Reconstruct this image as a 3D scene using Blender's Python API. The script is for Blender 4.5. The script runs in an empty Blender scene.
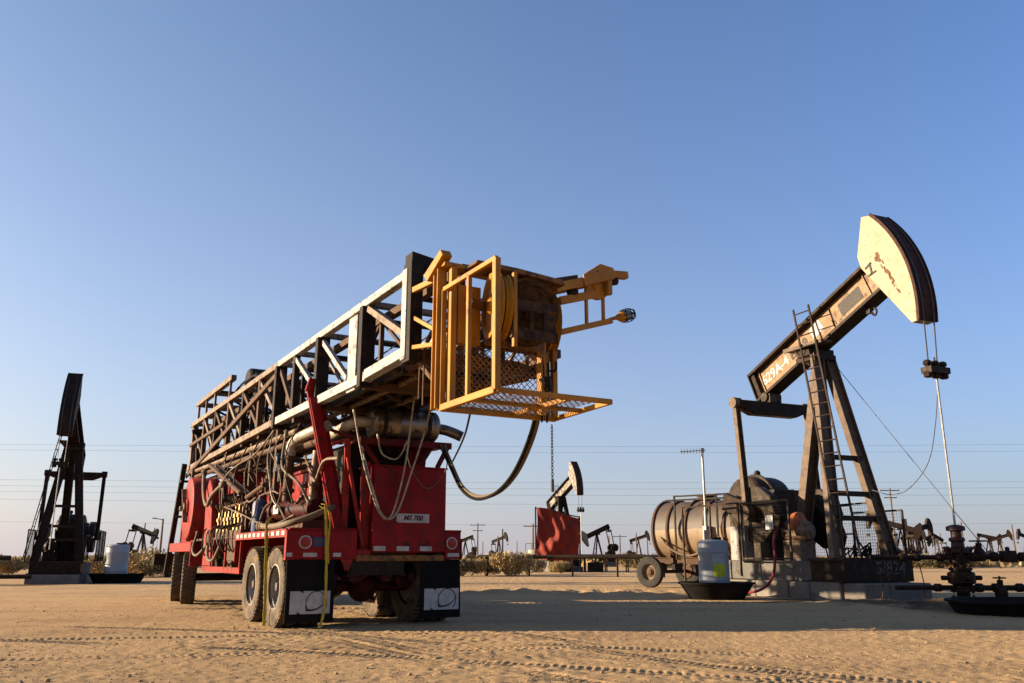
import bpy, bmesh, math, random
import numpy as np
from mathutils import Vector, Matrix, Euler

random.seed(7)
scene = bpy.context.scene
COL = scene.collection
R = math.radians

# ------------------------------------------------------------------ camera
cam_d = bpy.data.cameras.new("camera")
cam_d.sensor_width = 36.0
cam_d.lens = 850.0 / 1024.0 * 36.0
cam_d.clip_start = 0.1
cam_d.clip_end = 20000
cam = bpy.data.objects.new("camera", cam_d)
COL.objects.link(cam)
cam.location = (0, 0, 1.0)
cam.rotation_euler = (R(90 + 14.19), 0, 0)
scene.camera = cam

# ------------------------------------------------------------------ light
SUN_EL = 11.5          # degrees above the horizon
SUN_AZ = 180.0 - 1.5   # direction TO the sun, measured from +X towards +Y
world = bpy.data.worlds.new("World")
scene.world = world
world.use_nodes = True
wn = world.node_tree
for n in list(wn.nodes):
    wn.nodes.remove(n)
w_out = wn.nodes.new("ShaderNodeOutputWorld")
w_bg = wn.nodes.new("ShaderNodeBackground")
w_sky = wn.nodes.new("ShaderNodeTexSky")
w_sky.sky_type = 'NISHITA'
w_sky.sun_disc = False
w_sky.sun_elevation = R(SUN_EL)
w_sky.sun_rotation = R(90 - SUN_AZ)
w_sky.altitude = 120
w_sky.air_density = 1.0
w_sky.dust_density = 0.3
w_sky.ozone_density = 3.0
w_bg.inputs["Strength"].default_value = 0.072
# smog layer: the clear sky fades into a pale lavender haze towards the horizon, all the way round
w_tc = wn.nodes.new("ShaderNodeTexCoord")
w_sep = wn.nodes.new("ShaderNodeSeparateXYZ")
wn.links.new(w_tc.outputs["Generated"], w_sep.inputs[0])
def w_math(op, a, b=None):
    n = wn.nodes.new("ShaderNodeMath"); n.operation = op
    for i, v in enumerate((a, b)):
        if v is None: continue
        if hasattr(v, "is_output"): wn.links.new(v, n.inputs[i])
        else: n.inputs[i].default_value = v
    return n.outputs[0]
w_fac = w_math('MULTIPLY', w_math('EXPONENT', w_math('MULTIPLY', w_math('MAXIMUM', w_sep.outputs[2], 0.0), -4.3)), 0.93)
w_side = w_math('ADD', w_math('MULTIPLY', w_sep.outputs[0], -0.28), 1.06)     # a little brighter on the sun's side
w_hz = wn.nodes.new("ShaderNodeMix"); w_hz.data_type = 'RGBA'; w_hz.blend_type = 'MULTIPLY'
w_hz.inputs[0].default_value = 1.0
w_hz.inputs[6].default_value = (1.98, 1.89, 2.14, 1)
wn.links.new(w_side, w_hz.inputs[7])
def w_range(v, a, b):
    n = wn.nodes.new("ShaderNodeMapRange"); n.inputs["From Min"].default_value = a; n.inputs["From Max"].default_value = b
    n.interpolation_type = 'SMOOTHSTEP'
    wn.links.new(v, n.inputs["Value"]); return n.outputs[0]
def w_col(f, a, b):
    n = wn.nodes.new("ShaderNodeMix"); n.data_type = 'RGBA'; wn.links.new(f, n.inputs[0])
    for i, c in ((6, a), (7, b)): n.inputs[i].default_value = (*c, 1)
    return n.outputs[2]
def w_mul(a, b):
    n = wn.nodes.new("ShaderNodeMix"); n.data_type = 'RGBA'; n.blend_type = 'MULTIPLY'; n.inputs[0].default_value = 1.0
    wn.links.new(a, n.inputs[6]); wn.links.new(b, n.inputs[7]); return n.outputs[2]
# the clear sky deepens away from the sun, warm haze glow added out of view on its side tints the shadow fill
w_clear = w_mul(w_sky.outputs[0], w_col(w_range(w_sep.outputs[0], -0.7, 0.7), (1.27, 1.08, 1.02), (0.66, 0.85, 1.11)))
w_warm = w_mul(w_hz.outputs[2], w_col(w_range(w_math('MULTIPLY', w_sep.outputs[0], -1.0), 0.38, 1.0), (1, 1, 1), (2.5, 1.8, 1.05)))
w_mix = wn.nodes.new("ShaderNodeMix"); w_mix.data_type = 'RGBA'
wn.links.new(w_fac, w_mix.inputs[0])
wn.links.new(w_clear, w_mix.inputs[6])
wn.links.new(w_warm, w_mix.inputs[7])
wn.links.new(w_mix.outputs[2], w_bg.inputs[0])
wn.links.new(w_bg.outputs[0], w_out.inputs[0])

sun_d = bpy.data.lights.new("sun", 'SUN')
sun_d.energy = 5.0
sun_d.angle = R(0.53)
sun_d.color = (1.0, 0.80, 0.55)
sun = bpy.data.objects.new("sun", sun_d)
COL.objects.link(sun)
_sd = Vector((math.cos(R(SUN_AZ)) * math.cos(R(SUN_EL)), math.sin(R(SUN_AZ)) * math.cos(R(SUN_EL)), math.sin(R(SUN_EL))))
sun.rotation_euler = _sd.to_track_quat('Z', 'Y').to_euler()
sun.location = (-60, 0, 30)

vs = scene.view_settings
vs.view_transform = 'Standard'
vs.look = 'None'
vs.exposure = 1.75
vs.gamma = 1.0
vs.use_curve_mapping = False

# ------------------------------------------------------------------ materials
MATS = {}

def _nodes(name):
    m = bpy.data.materials.new(name)
    m.use_nodes = True
    nt = m.node_tree
    b = nt.nodes["Principled BSDF"]
    MATS[name] = m
    return m, nt, b

def _noise(nt, scale, detail=4, rough=0.6, coord='Object', stretch=None):
    tc = nt.nodes.new("ShaderNodeTexCoord")
    out = tc.outputs[coord]
    if stretch:
        mp = nt.nodes.new("ShaderNodeMapping")
        mp.inputs["Scale"].default_value = stretch
        nt.links.new(out, mp.inputs[0])
        out = mp.outputs[0]
    n = nt.nodes.new("ShaderNodeTexNoise")
    n.inputs["Scale"].default_value = scale
    n.inputs["Detail"].default_value = detail
    n.inputs["Roughness"].default_value = rough
    nt.links.new(out, n.inputs["Vector"])
    return n.outputs[0]

def _ramp(nt, fac, lo, hi, a=0.0, b=1.0):
    r = nt.nodes.new("ShaderNodeMapRange")
    r.inputs["From Min"].default_value = lo
    r.inputs["From Max"].default_value = hi
    r.inputs["To Min"].default_value = a
    r.inputs["To Max"].default_value = b
    nt.links.new(fac, r.inputs["Value"])
    return r.outputs[0]

def _mix(nt, fac, a, b):
    m = nt.nodes.new("ShaderNodeMix")
    m.data_type = 'RGBA'
    for sock, v in ((m.inputs[0], fac), (m.inputs[6], a), (m.inputs[7], b)):
        if hasattr(v, "is_output"):
            nt.links.new(v, sock)
        elif isinstance(v, tuple):
            sock.default_value = (*v, 1.0)
        else:
            sock.default_value = v
    return m.outputs[2]

DUST = (0.25, 0.18, 0.115)

def paint(name, col, rough=0.5, metal=0.0, dust=0.25, rust=0.0, rustcol=(0.11, 0.045, 0.02), sc=3.0, var=0.3, bump=0.15, dustcol=DUST, streak=0.0, spec=0.25):
    m, nt, b = _nodes(name)
    ALB = 0.64
    col = tuple(x * ALB for x in col); rustcol = tuple(x * ALB for x in rustcol); dustcol = tuple(x * ALB for x in dustcol)
    b.inputs["Specular IOR Level"].default_value = spec
    c = _mix(nt, _ramp(nt, _noise(nt, sc), 0.3, 0.7), tuple(x * (1 - var) for x in col), tuple(min(1, x * (1 + var * 0.5)) for x in col))
    if streak:
        s = _ramp(nt, _noise(nt, sc * 1.3, 5, 0.65, stretch=(5, 5, 0.6)), 0.5, 0.72, 0, streak)
        c = _mix(nt, s, c, rustcol)
    if rust:
        f = _ramp(nt, _noise(nt, sc * 2.1, 8, 0.7), 0.62 - 0.3 * rust, 0.70 - 0.25 * rust)
        c = _mix(nt, f, c, rustcol)
    if dust:
        # dust settles on what faces up, and clings in patches everywhere
        g = nt.nodes.new("ShaderNodeNewGeometry")
        sx = nt.nodes.new("ShaderNodeSeparateXYZ")
        nt.links.new(g.outputs["Normal"], sx.inputs[0])
        up = _ramp(nt, sx.outputs[2], 0.2, 1.0, 0, 1)
        pat = _ramp(nt, _noise(nt, sc * 0.9, 7, 0.7), 0.38, 0.72)
        add = nt.nodes.new("ShaderNodeMath"); add.operation = 'ADD'
        nt.links.new(up, add.inputs[0]); nt.links.new(pat, add.inputs[1])
        mu = nt.nodes.new("ShaderNodeMath"); mu.operation = 'MULTIPLY'; mu.use_clamp = True
        nt.links.new(add.outputs[0], mu.inputs[0]); mu.inputs[1].default_value = dust
        c = _mix(nt, mu.outputs[0], c, dustcol)
    nt.links.new(c, b.inputs["Base Color"])
    rr = _ramp(nt, _noise(nt, sc * 4, 5), 0.3, 0.7, max(0.05, rough - 0.12), min(1, rough + 0.15))
    nt.links.new(rr, b.inputs["Roughness"])
    b.inputs["Metallic"].default_value = metal
    if bump:
        bp = nt.nodes.new("ShaderNodeBump")
        bp.inputs["Strength"].default_value = bump
        bp.inputs["Distance"].default_value = 0.01
        nt.links.new(_noise(nt, sc * 6, 6, 0.65), bp.inputs["Height"])
        nt.links.new(bp.outputs[0], b.inputs["Normal"])
    return m

RED = paint("red_paint", (0.29, 0.006, 0.007), 0.42, dust=0.03, rust=0.22, rustcol=(0.05, 0.012, 0.010), sc=2.2, var=0.45, streak=0.55, spec=0.12)
REDW = paint("faded_red_paint", (0.36, 0.014, 0.012), 0.5, dust=0.10, rust=0.35, rustcol=(0.08, 0.022, 0.015), sc=3, var=0.4, streak=0.45, spec=0.12)
WHITE = paint("dusty_white_paint", (0.45, 0.435, 0.41), 0.5, dust=0.22, rust=0.30, rustcol=(0.12, 0.075, 0.05), sc=3.5, streak=0.3, dustcol=(0.27, 0.20, 0.13))
TANST = paint("tan_steel", (0.26, 0.18, 0.11), 0.55, dust=0.3, rust=0.55, sc=3)
DARK = paint("dark_greasy_steel", (0.022, 0.016, 0.012), 0.5, dust=0.07, rust=0.2, rustcol=(0.07, 0.035, 0.02), sc=4, spec=0.07)
BROWN = paint("rusty_brown_steel", (0.09, 0.050, 0.028), 0.65, dust=0.12, rust=0.5, sc=4, spec=0.12)
YEL = paint("yellow_paint", (0.52, 0.215, 0.008), 0.5, dust=0.02, rust=0.05, rustcol=(0.12, 0.05, 0.015), sc=2.0, var=0.35, streak=0.2)
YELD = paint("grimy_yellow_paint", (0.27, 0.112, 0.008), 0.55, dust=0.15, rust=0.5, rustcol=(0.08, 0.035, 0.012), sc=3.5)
RUB = paint("tyre_rubber", (0.05, 0.042, 0.034), 0.85, dust=0.9, sc=5, dustcol=(0.235, 0.148, 0.074), bump=0.3)
BLKRUB = paint("black_rubber", (0.010, 0.009, 0.008), 0.7, dust=0.012, sc=4, spec=0.07)
HOSE = paint("dusty_hose", (0.15, 0.10, 0.06), 0.7, dust=0.4, sc=5)
RIM = paint("wheel_rim_paint", (0.36, 0.345, 0.32), 0.55, dust=0.25, rust=0.3, sc=4)
BRASS = paint("brass_valve", (0.42, 0.26, 0.07), 0.4, metal=0.6, dust=0.3, sc=6)
BLUE = paint("blue_paint", (0.03, 0.06, 0.17), 0.5, dust=0.15, sc=5)
STEEL = paint("worn_steel", (0.34, 0.31, 0.28), 0.42, metal=0.75, dust=0.3, rust=0.3, sc=4)
PIPE = paint("dusty_exhaust_pipe", (0.50, 0.43, 0.33), 0.5, metal=0.2, dust=0.4, rust=0.25, sc=4)
MUFF = paint("muffler_steel", (0.30, 0.24, 0.18), 0.34, metal=0.7, dust=0.05, rust=0.35, rustcol=(0.07, 0.04, 0.025), sc=3)
CREAM = paint("cream_paint", (0.35, 0.285, 0.17), 0.5, dust=0.12, rust=0.10, rustcol=(0.25, 0.12, 0.05), sc=2.5, dustcol=(0.34, 0.26, 0.16), streak=0.3, var=0.12)
BEAMT = paint("tan_beam_paint", (0.29, 0.165, 0.068), 0.55, dust=0.12, rust=0.35, rustcol=(0.10, 0.045, 0.02), sc=2.5, streak=0.4)
LEGT = paint("weathered_leg_paint", (0.135, 0.085, 0.05), 0.6, dust=0.1, rust=0.5, rustcol=(0.09, 0.05, 0.03), sc=2.5)
OILY = paint("oil_stained_steel", (0.028, 0.017, 0.011), 0.45, dust=0.03, rust=0.3, rustcol=(0.07, 0.03, 0.018), sc=3, spec=0.07)
RUSTF = paint("rust_brown_face", (0.07, 0.028, 0.017), 0.6, dust=0.03, rust=0.5, rustcol=(0.035, 0.016, 0.012), sc=3, streak=0.4, spec=0.07)
CONC = paint("weathered_concrete", (0.23, 0.205, 0.175), 0.85, dust=0.3, rust=0.25, rustcol=(0.13, 0.10, 0.08), sc=2.2, bump=0.5, streak=0.3)
CONCD = paint("grey_stained_concrete", (0.145, 0.14, 0.132), 0.85, dust=0.2, rust=0.3, rustcol=(0.08, 0.065, 0.055), sc=2.2, bump=0.5)
GALV = paint("galvanised_steel", (0.45, 0.44, 0.42), 0.45, metal=0.6, dust=0.2, sc=5)
PLAST = paint("white_poly_plastic", (0.38, 0.40, 0.43), 0.45, dust=0.10, sc=2, var=0.12, bump=0.05)
PANB = paint("black_poly_plastic", (0.010, 0.009, 0.009), 0.75, dust=0.03, sc=3, spec=0.07)
YLAB = paint("yellow_label", (0.70, 0.68, 0.03), 0.5, dust=0.05, sc=8, bump=0)
WLAB = paint("white_label", (0.52, 0.51, 0.49), 0.5, dust=0.1, sc=8, bump=0)
INK = paint("dark_lettering", (0.02, 0.018, 0.018), 0.6, dust=0.05, sc=8, bump=0)
INKG = paint("grey_lettering", (0.035, 0.028, 0.022), 0.6, dust=0.05, sc=8, bump=0)
INKR = paint("dark_red_lettering", (0.10, 0.01, 0.01), 0.6, dust=0.05, sc=8, bump=0)
TAPEY = paint("yellow_strap_webbing", (0.60, 0.44, 0.03), 0.7, dust=0.2, sc=10)
REDLENS = paint("red_lens", (0.42, 0.01, 0.01), 0.2, dust=0.1, sc=8, bump=0)
WOOD = paint("weathered_pole_wood", (0.16, 0.10, 0.065), 0.85, dust=0.2, sc=4)
WIRE = paint("wire_metal", (0.10, 0.095, 0.10), 0.5, metal=0.3, dust=0, sc=1, bump=0)
ORANGE = paint("orange_paint", (0.50, 0.12, 0.03), 0.5, dust=0.2, sc=4)
WELLR = paint("wellhead_red", (0.04, 0.005, 0.006), 0.5, dust=0.02, rust=0.4, rustcol=(0.04, 0.02, 0.016), sc=5)
REDHOSE = paint("red_rubber_hose", (0.30, 0.02, 0.03), 0.5, dust=0.05, sc=5)
CLOTH = paint("red_tarpaulin", (0.26, 0.020, 0.008), 0.8, dust=0.12, sc=1.5, var=0.35, bump=0.2)
GREYM = paint("grey_cabinet_paint", (0.32, 0.31, 0.29), 0.5, dust=0.3, rust=0.2, sc=3)

def tank_material():
    m, nt, b = _nodes("two_tone_tank")
    tc = nt.nodes.new("ShaderNodeTexCoord")
    sx = nt.nodes.new("ShaderNodeSeparateXYZ")
    nt.links.new(tc.outputs["Object"], sx.inputs[0])
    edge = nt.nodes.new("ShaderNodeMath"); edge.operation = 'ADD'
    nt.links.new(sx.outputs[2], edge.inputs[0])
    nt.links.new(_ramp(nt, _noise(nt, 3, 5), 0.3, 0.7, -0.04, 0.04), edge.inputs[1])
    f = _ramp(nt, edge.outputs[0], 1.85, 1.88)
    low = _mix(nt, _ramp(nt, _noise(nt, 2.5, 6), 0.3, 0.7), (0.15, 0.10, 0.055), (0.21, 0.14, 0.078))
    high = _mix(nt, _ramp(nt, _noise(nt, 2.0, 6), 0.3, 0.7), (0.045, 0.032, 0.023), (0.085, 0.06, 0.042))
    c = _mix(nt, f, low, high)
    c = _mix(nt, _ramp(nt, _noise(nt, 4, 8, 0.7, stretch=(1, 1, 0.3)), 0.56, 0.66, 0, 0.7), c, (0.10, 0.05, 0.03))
    nt.links.new(c, b.inputs["Base Color"])
    b.inputs["Roughness"].default_value = 0.6
    return m
TANK = tank_material()

def sand_material():
    m, nt, b = _nodes("dry_sandy_ground")
    big = _ramp(nt, _noise(nt, 0.12, 6, 0.6), 0.3, 0.7)
    c = _mix(nt, big, (0.375, 0.232, 0.112), (0.47, 0.308, 0.156))
    mid = _ramp(nt, _noise(nt, 1.1, 8, 0.7), 0.35, 0.7)
    c = _mix(nt, mid, c, (0.43, 0.278, 0.140))
    damp = _ramp(nt, _noise(nt, 0.42, 8, 0.7, stretch=(0.6, 1.6, 1)), 0.47, 0.68, 0, 0.75)
    c = _mix(nt, damp, c, (0.21, 0.128, 0.064))
    fine = _ramp(nt, _noise(nt, 22, 6, 0.75), 0.35, 0.75, 0, 0.45)
    c = _mix(nt, fine, c, (0.58, 0.412, 0.23))
    grit = _ramp(nt, _noise(nt, 38, 4, 0.8), 0.56, 0.68, 0, 0.6)
    c = _mix(nt, grit, c, (0.19, 0.122, 0.066))
    # pebbles and clods
    tc = nt.nodes.new("ShaderNodeTexCoord")
    vo = nt.nodes.new("ShaderNodeTexVoronoi")
    vo.inputs["Scale"].default_value = 14
    nt.links.new(tc.outputs["Object"], vo.inputs["Vector"])
    peb = _ramp(nt, vo.outputs["Distance"], 0.10, 0.2, 1, 0)
    pm = nt.nodes.new("ShaderNodeMath"); pm.operation = 'MULTIPLY'
    nt.links.new(peb, pm.inputs[0])
    nt.links.new(_ramp(nt, _noise(nt, 1.7, 5), 0.5, 0.6), pm.inputs[1])
    c = _mix(nt, pm.outputs[0], c, (0.25, 0.165, 0.088))
    for (ox, oy, orad) in ((9.6, 17.6, 2.3), (8.2, 18.9, 1.5), (6.6, 20.4, 1.3), (-17.8, 31.5, 1.8)):
        vd = nt.nodes.new("ShaderNodeVectorMath"); vd.operation = 'DISTANCE'
        nt.links.new(tc.outputs["Object"], vd.inputs[0]); vd.inputs[1].default_value = (ox, oy, 0.0)
        wob = nt.nodes.new("ShaderNodeMath"); wob.operation = 'ADD'
        nt.links.new(vd.outputs["Value"], wob.inputs[0])
        nt.links.new(_ramp(nt, _noise(nt, 1.3, 7, 0.7), 0.25, 0.75, -1.0, 1.0), wob.inputs[1])
        c = _mix(nt, _ramp(nt, wob.outputs[0], orad * 0.55, orad, 0.8, 0.0), c, (0.065, 0.042, 0.026))
    nt.links.new(c, b.inputs["Base Color"])
    b.inputs["Roughness"].default_value = 0.95
    b.inputs["Specular IOR Level"].default_value = 0.1
    # relief
    h1 = _noise(nt, 16, 8, 0.75)
    h2 = _noise(nt, 70, 6, 0.75)
    ad = nt.nodes.new("ShaderNodeMath"); ad.operation = 'MULTIPLY_ADD'
    nt.links.new(h2, ad.inputs[0]); ad.inputs[1].default_value = 0.55
    nt.links.new(h1, ad.inputs[2])
    ad2 = nt.nodes.new("ShaderNodeMath"); ad2.operation = 'MULTIPLY_ADD'
    nt.links.new(pm.outputs[0], ad2.inputs[0]); ad2.inputs[1].default_value = 0.5
    nt.links.new(ad.outputs[0], ad2.inputs[2])
    bp = nt.nodes.new("ShaderNodeBump")
    bp.inputs["Strength"].default_value = 1.0
    bp.inputs["Distance"].default_value = 0.04
    nt.links.new(ad2.outputs[0], bp.inputs["Height"])
    nt.links.new(bp.outputs[0], b.inputs["Normal"])
    return m
SAND = sand_material()

def leaf_material(name, c1, c2):
    m, nt, b = _nodes(name)
    oi = nt.nodes.new("ShaderNodeNewGeometry")
    c = _mix(nt, oi.outputs["Random Per Island"], c1, c2)
    nt.links.new(c, b.inputs["Base Color"])
    b.inputs["Roughness"].default_value = 0.9
    return m
DRYLEAF = leaf_material("dry_brush", (0.20, 0.135, 0.05), (0.36, 0.26, 0.115))
GREYLEAF = leaf_material("olive_brush", (0.09, 0.068, 0.026), (0.20, 0.15, 0.065))

# ------------------------------------------------------------------ mesh helpers
def V(*a):
    return Vector(a)

class MB:
    def __init__(s):
        s.v = []; s.f = []
    def add(s, vs_, fs):
        o = len(s.v)
        s.v += [tuple(p) for p in vs_]
        s.f += [tuple(i + o for i in f) for f in fs]
        return s
    def hexa(s, c8):
        return s.add(c8, [(0, 3, 2, 1), (4, 5, 6, 7), (0, 1, 5, 4), (1, 2, 6, 5), (2, 3, 7, 6), (3, 0, 4, 7)])
    def box(s, lo, hi):
        x0, y0, z0 = lo; x1, y1, z1 = hi
        return s.hexa([(x0, y0, z0), (x1, y0, z0), (x1, y1, z0), (x0, y1, z0), (x0, y0, z1), (x1, y0, z1), (x1, y1, z1), (x0, y1, z1)])
    def bar(s, p, q, w, h=None, up=(0, 0, 1)):
        p = Vector(p); q = Vector(q); h = w if h is None else h
        d = (q - p).normalized(); up = Vector(up)
        if abs(d.dot(up)) > 0.98:
            up = Vector((0, 1, 0)) if abs(d.y) < 0.9 else Vector((1, 0, 0))
        a = d.cross(up).normalized() * (w / 2); b = a.normalized().cross(d).normalized() * (h / 2)
        return s.hexa([p - a - b, p + a - b, q + a - b, q - a - b, p - a + b, p + a + b, q + a + b, q - a + b])
    def channel(s, p, q, w, h, t=0.025, up=(0, 0, 1)):
        """I-section between two points: two flanges and a web."""
        p = Vector(p); q = Vector(q); d = (q - p).normalized(); up = Vector(up)
        if abs(d.dot(up)) > 0.98:
            up = Vector((0, 1, 0))
        a = d.cross(up).normalized(); b = a.cross(d).normalized()
        o = b * (h / 2 - t / 2)
        s.bar(p + o, q + o, w, t, b); s.bar(p - o, q - o, w, t, b)
        s.bar(p, q, t, h - 2 * t, b)
        return s
    def tube(s, p, q, r, n=12, r2=None, caps=True):
        p = Vector(p); q = Vector(q); r2 = r if r2 is None else r2
        d = (q - p).normalized()
        a = d.orthogonal().normalized(); b = d.cross(a)
        vs_ = []
        for c, rr in ((p, r), (q, r2)):
            for i in range(n):
                t = 2 * math.pi * i / n
                vs_.append(c + a * (rr * math.cos(t)) + b * (rr * math.sin(t)))
        fs = [(i, (i + 1) % n, n + (i + 1) % n, n + i) for i in range(n)]
        if caps:
            fs += [tuple(range(n - 1, -1, -1)), tuple(range(n, 2 * n))]
        return s.add(vs_, fs)
    def path(s, pts, r, n=6, smooth=0):
        pts = [Vector(p) for p in pts]
        if smooth:
            pts = catmull(pts, smooth)
        t0 = (pts[1] - pts[0]).normalized(); a = t0.orthogonal().normalized()
        vs_ = []; fs = []
        for k, p in enumerate(pts):
            t = (pts[min(k + 1, len(pts) - 1)] - pts[max(k - 1, 0)]).normalized()
            a = (a - t * a.dot(t)).normalized(); b = t.cross(a)
            for i in range(n):
                th = 2 * math.pi * i / n
                vs_.append(p + a * (r * math.cos(th)) + b * (r * math.sin(th)))
        for k in range(len(pts) - 1):
            for i in range(n):
                j = (i + 1) % n
                fs.append((k * n + i, k * n + j, (k + 1) * n + j, (k + 1) * n + i))
        fs.append(tuple(range(n - 1, -1, -1)))
        fs.append(tuple(range((len(pts) - 1) * n, len(pts) * n)))
        return s.add(vs_, fs)
    def lathe(s, prof, c, axis, n=24, caps=True):
        """prof: list of (radius, offset along the axis)."""
        c = Vector(c); d = Vector(axis).normalized(); a = d.orthogonal().normalized(); b = d.cross(a)
        vs_ = []; fs = []
        for r, o in prof:
            for i in range(n):
                t = 2 * math.pi * i / n
                vs_.append(c + d * o + a * (r * math.cos(t)) + b * (r * math.sin(t)))
        for k in range(len(prof) - 1):
            for i in range(n):
                j = (i + 1) % n
                fs.append((k * n + i, k * n + j, (k + 1) * n + j, (k + 1) * n + i))
        if caps and prof[0][0] > 1e-4: fs.append(tuple(range(n - 1, -1, -1)))
        if caps and prof[-1][0] > 1e-4: fs.append(tuple(range((len(prof) - 1) * n, len(prof) * n)))
        return s.add(vs_, fs)
    def prism(s, poly, o, ux, uy, th):
        """2-D polygon (in axes ux, uy from o) extruded by th along ux x uy, centred."""
        o = Vector(o); ux = Vector(ux); uy = Vector(uy); w = ux.cross(uy).normalized() * (th / 2)
        n = len(poly)
        vs_ = [o + ux * x + uy * y - w for x, y in poly] + [o + ux * x + uy * y + w for x, y in poly]
        fs = [tuple(range(n - 1, -1, -1)), tuple(range(n, 2 * n))] + [(i, (i + 1) % n, n + (i + 1) % n, n + i) for i in range(n)]
        return s.add(vs_, fs)
    def build(s, name, mat, parent=None, bevel=0.0, angle=35):
        me = bpy.data.meshes.new(name)
        me.from_pydata(s.v, [], s.f)
        me.materials.append(mat)
        bm = bmesh.new(); bm.from_mesh(me)
        bmesh.ops.recalc_face_normals(bm, faces=bm.faces)
        if bevel:
            es = [e for e in bm.edges if len(e.link_faces) == 2 and e.calc_face_angle(0) > R(40)]
            bmesh.ops.bevel(bm, geom=es, offset=bevel, segments=1, affect='EDGES', clamp_overlap=True)
        bm.to_mesh(me); bm.free()
        me.polygons.foreach_set("use_smooth", [True] * len(me.polygons))
        me.set_sharp_from_angle(angle=R(angle))
        o = bpy.data.objects.new(name, me)
        COL.objects.link(o)
        if parent:
            o.parent = parent
        return o

def catmull(P, k):
    out = []
    Q = [P[0] * 2 - P[1]] + list(P) + [P[-1] * 2 - P[-2]]
    for i in range(1, len(Q) - 2):
        p0, p1, p2, p3 = Q[i - 1:i + 3]
        for j in range(k):
            t = j / k
            out.append(0.5 * ((2 * p1) + (p2 - p0) * t + (2 * p0 - 5 * p1 + 4 * p2 - p3) * t * t + (3 * p1 - p0 - 3 * p2 + p3) * t ** 3))
    out.append(P[-1])
    return out

def sagline(p, q, sag, n=12):
    p = Vector(p); q = Vector(q)
    return [p.lerp(q, i / n) - Vector((0, 0, 4 * sag * (i / n) * (1 - i / n))) for i in range(n + 1)]

def tag(o, label, cat, group=None, kind=None):
    o["label"] = label; o["category"] = cat
    if group: o["group"] = group
    if kind: o["kind"] = kind
    return o

def thing(name, label, cat, loc, rz=0.0, group=None, scale=1.0):
    o = bpy.data.objects.new(name, None)
    COL.objects.link(o)
    o.location = loc; o.rotation_euler = (0, 0, R(rz)); o.scale = (scale,) * 3
    o.empty_display_size = 0.3
    return tag(o, label, cat, group)

def lettering(text, size, o, ux, uy, mat, name, parent, depth=0.004, shear=0.0, font_w=0.0):
    cu = bpy.data.curves.new(name, 'FONT')
    cu.body = text; cu.size = size; cu.align_x = 'CENTER'; cu.align_y = 'CENTER'
    cu.shear = shear; cu.offset = font_w; cu.resolution_u = 3
    tmp = bpy.data.objects.new(name, cu)
    me = bpy.data.meshes.new_from_object(tmp)
    o = Vector(o); ux = Vector(ux).normalized(); uy = Vector(uy).normalized(); w = ux.cross(uy)
    m = MB(); n = len(me.vertices)
    for lift in (0.0, depth):
        m.v += [tuple(o + ux * v.co.x + uy * v.co.y + w * lift) for v in me.vertices]
    m.f += [tuple(reversed(p.vertices)) for p in me.polygons] + [tuple(i + n for i in p.vertices) for p in me.polygons]
    cnt = {}
    for p in me.polygons:
        for e in p.edge_keys: cnt[e] = cnt.get(e, 0) + 1
    m.f += [(a, b, b + n, a + n) for (a, b), k in cnt.items() if k == 1]
    bpy.data.objects.remove(tmp); bpy.data.meshes.remove(me)
    return m.build(name, mat, parent)

def structure(o):
    o["kind"] = "structure"
    return o

# ------------------------------------------------------------------ ground
rng = np.random.default_rng(3)

def value_noise(x, y, cell, seed):
    r = np.random.default_rng(seed)
    n = 256
    g = r.random((n, n))
    fx = x / cell; fy = y / cell
    ix = np.floor(fx).astype(int); iy = np.floor(fy).astype(int)
    tx = fx - ix; ty = fy - iy
    tx = tx * tx * (3 - 2 * tx); ty = ty * ty * (3 - 2 * ty)
    a = g[ix % n, iy % n]; b = g[(ix + 1) % n, iy % n]; c = g[ix % n, (iy + 1) % n]; d = g[(ix + 1) % n, (iy + 1) % n]
    return (a * (1 - tx) + b * tx) * (1 - ty) + (c * (1 - tx) + d * tx) * ty - 0.5

RIG_O = Vector((-3.17, 12.39, 0)); RIG_ROT = 30.0
RF = Vector((-math.sin(R(RIG_ROT)), math.cos(R(RIG_ROT)), 0)); RX = Vector((math.cos(R(RIG_ROT)), math.sin(R(RIG_ROT)), 0))

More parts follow.
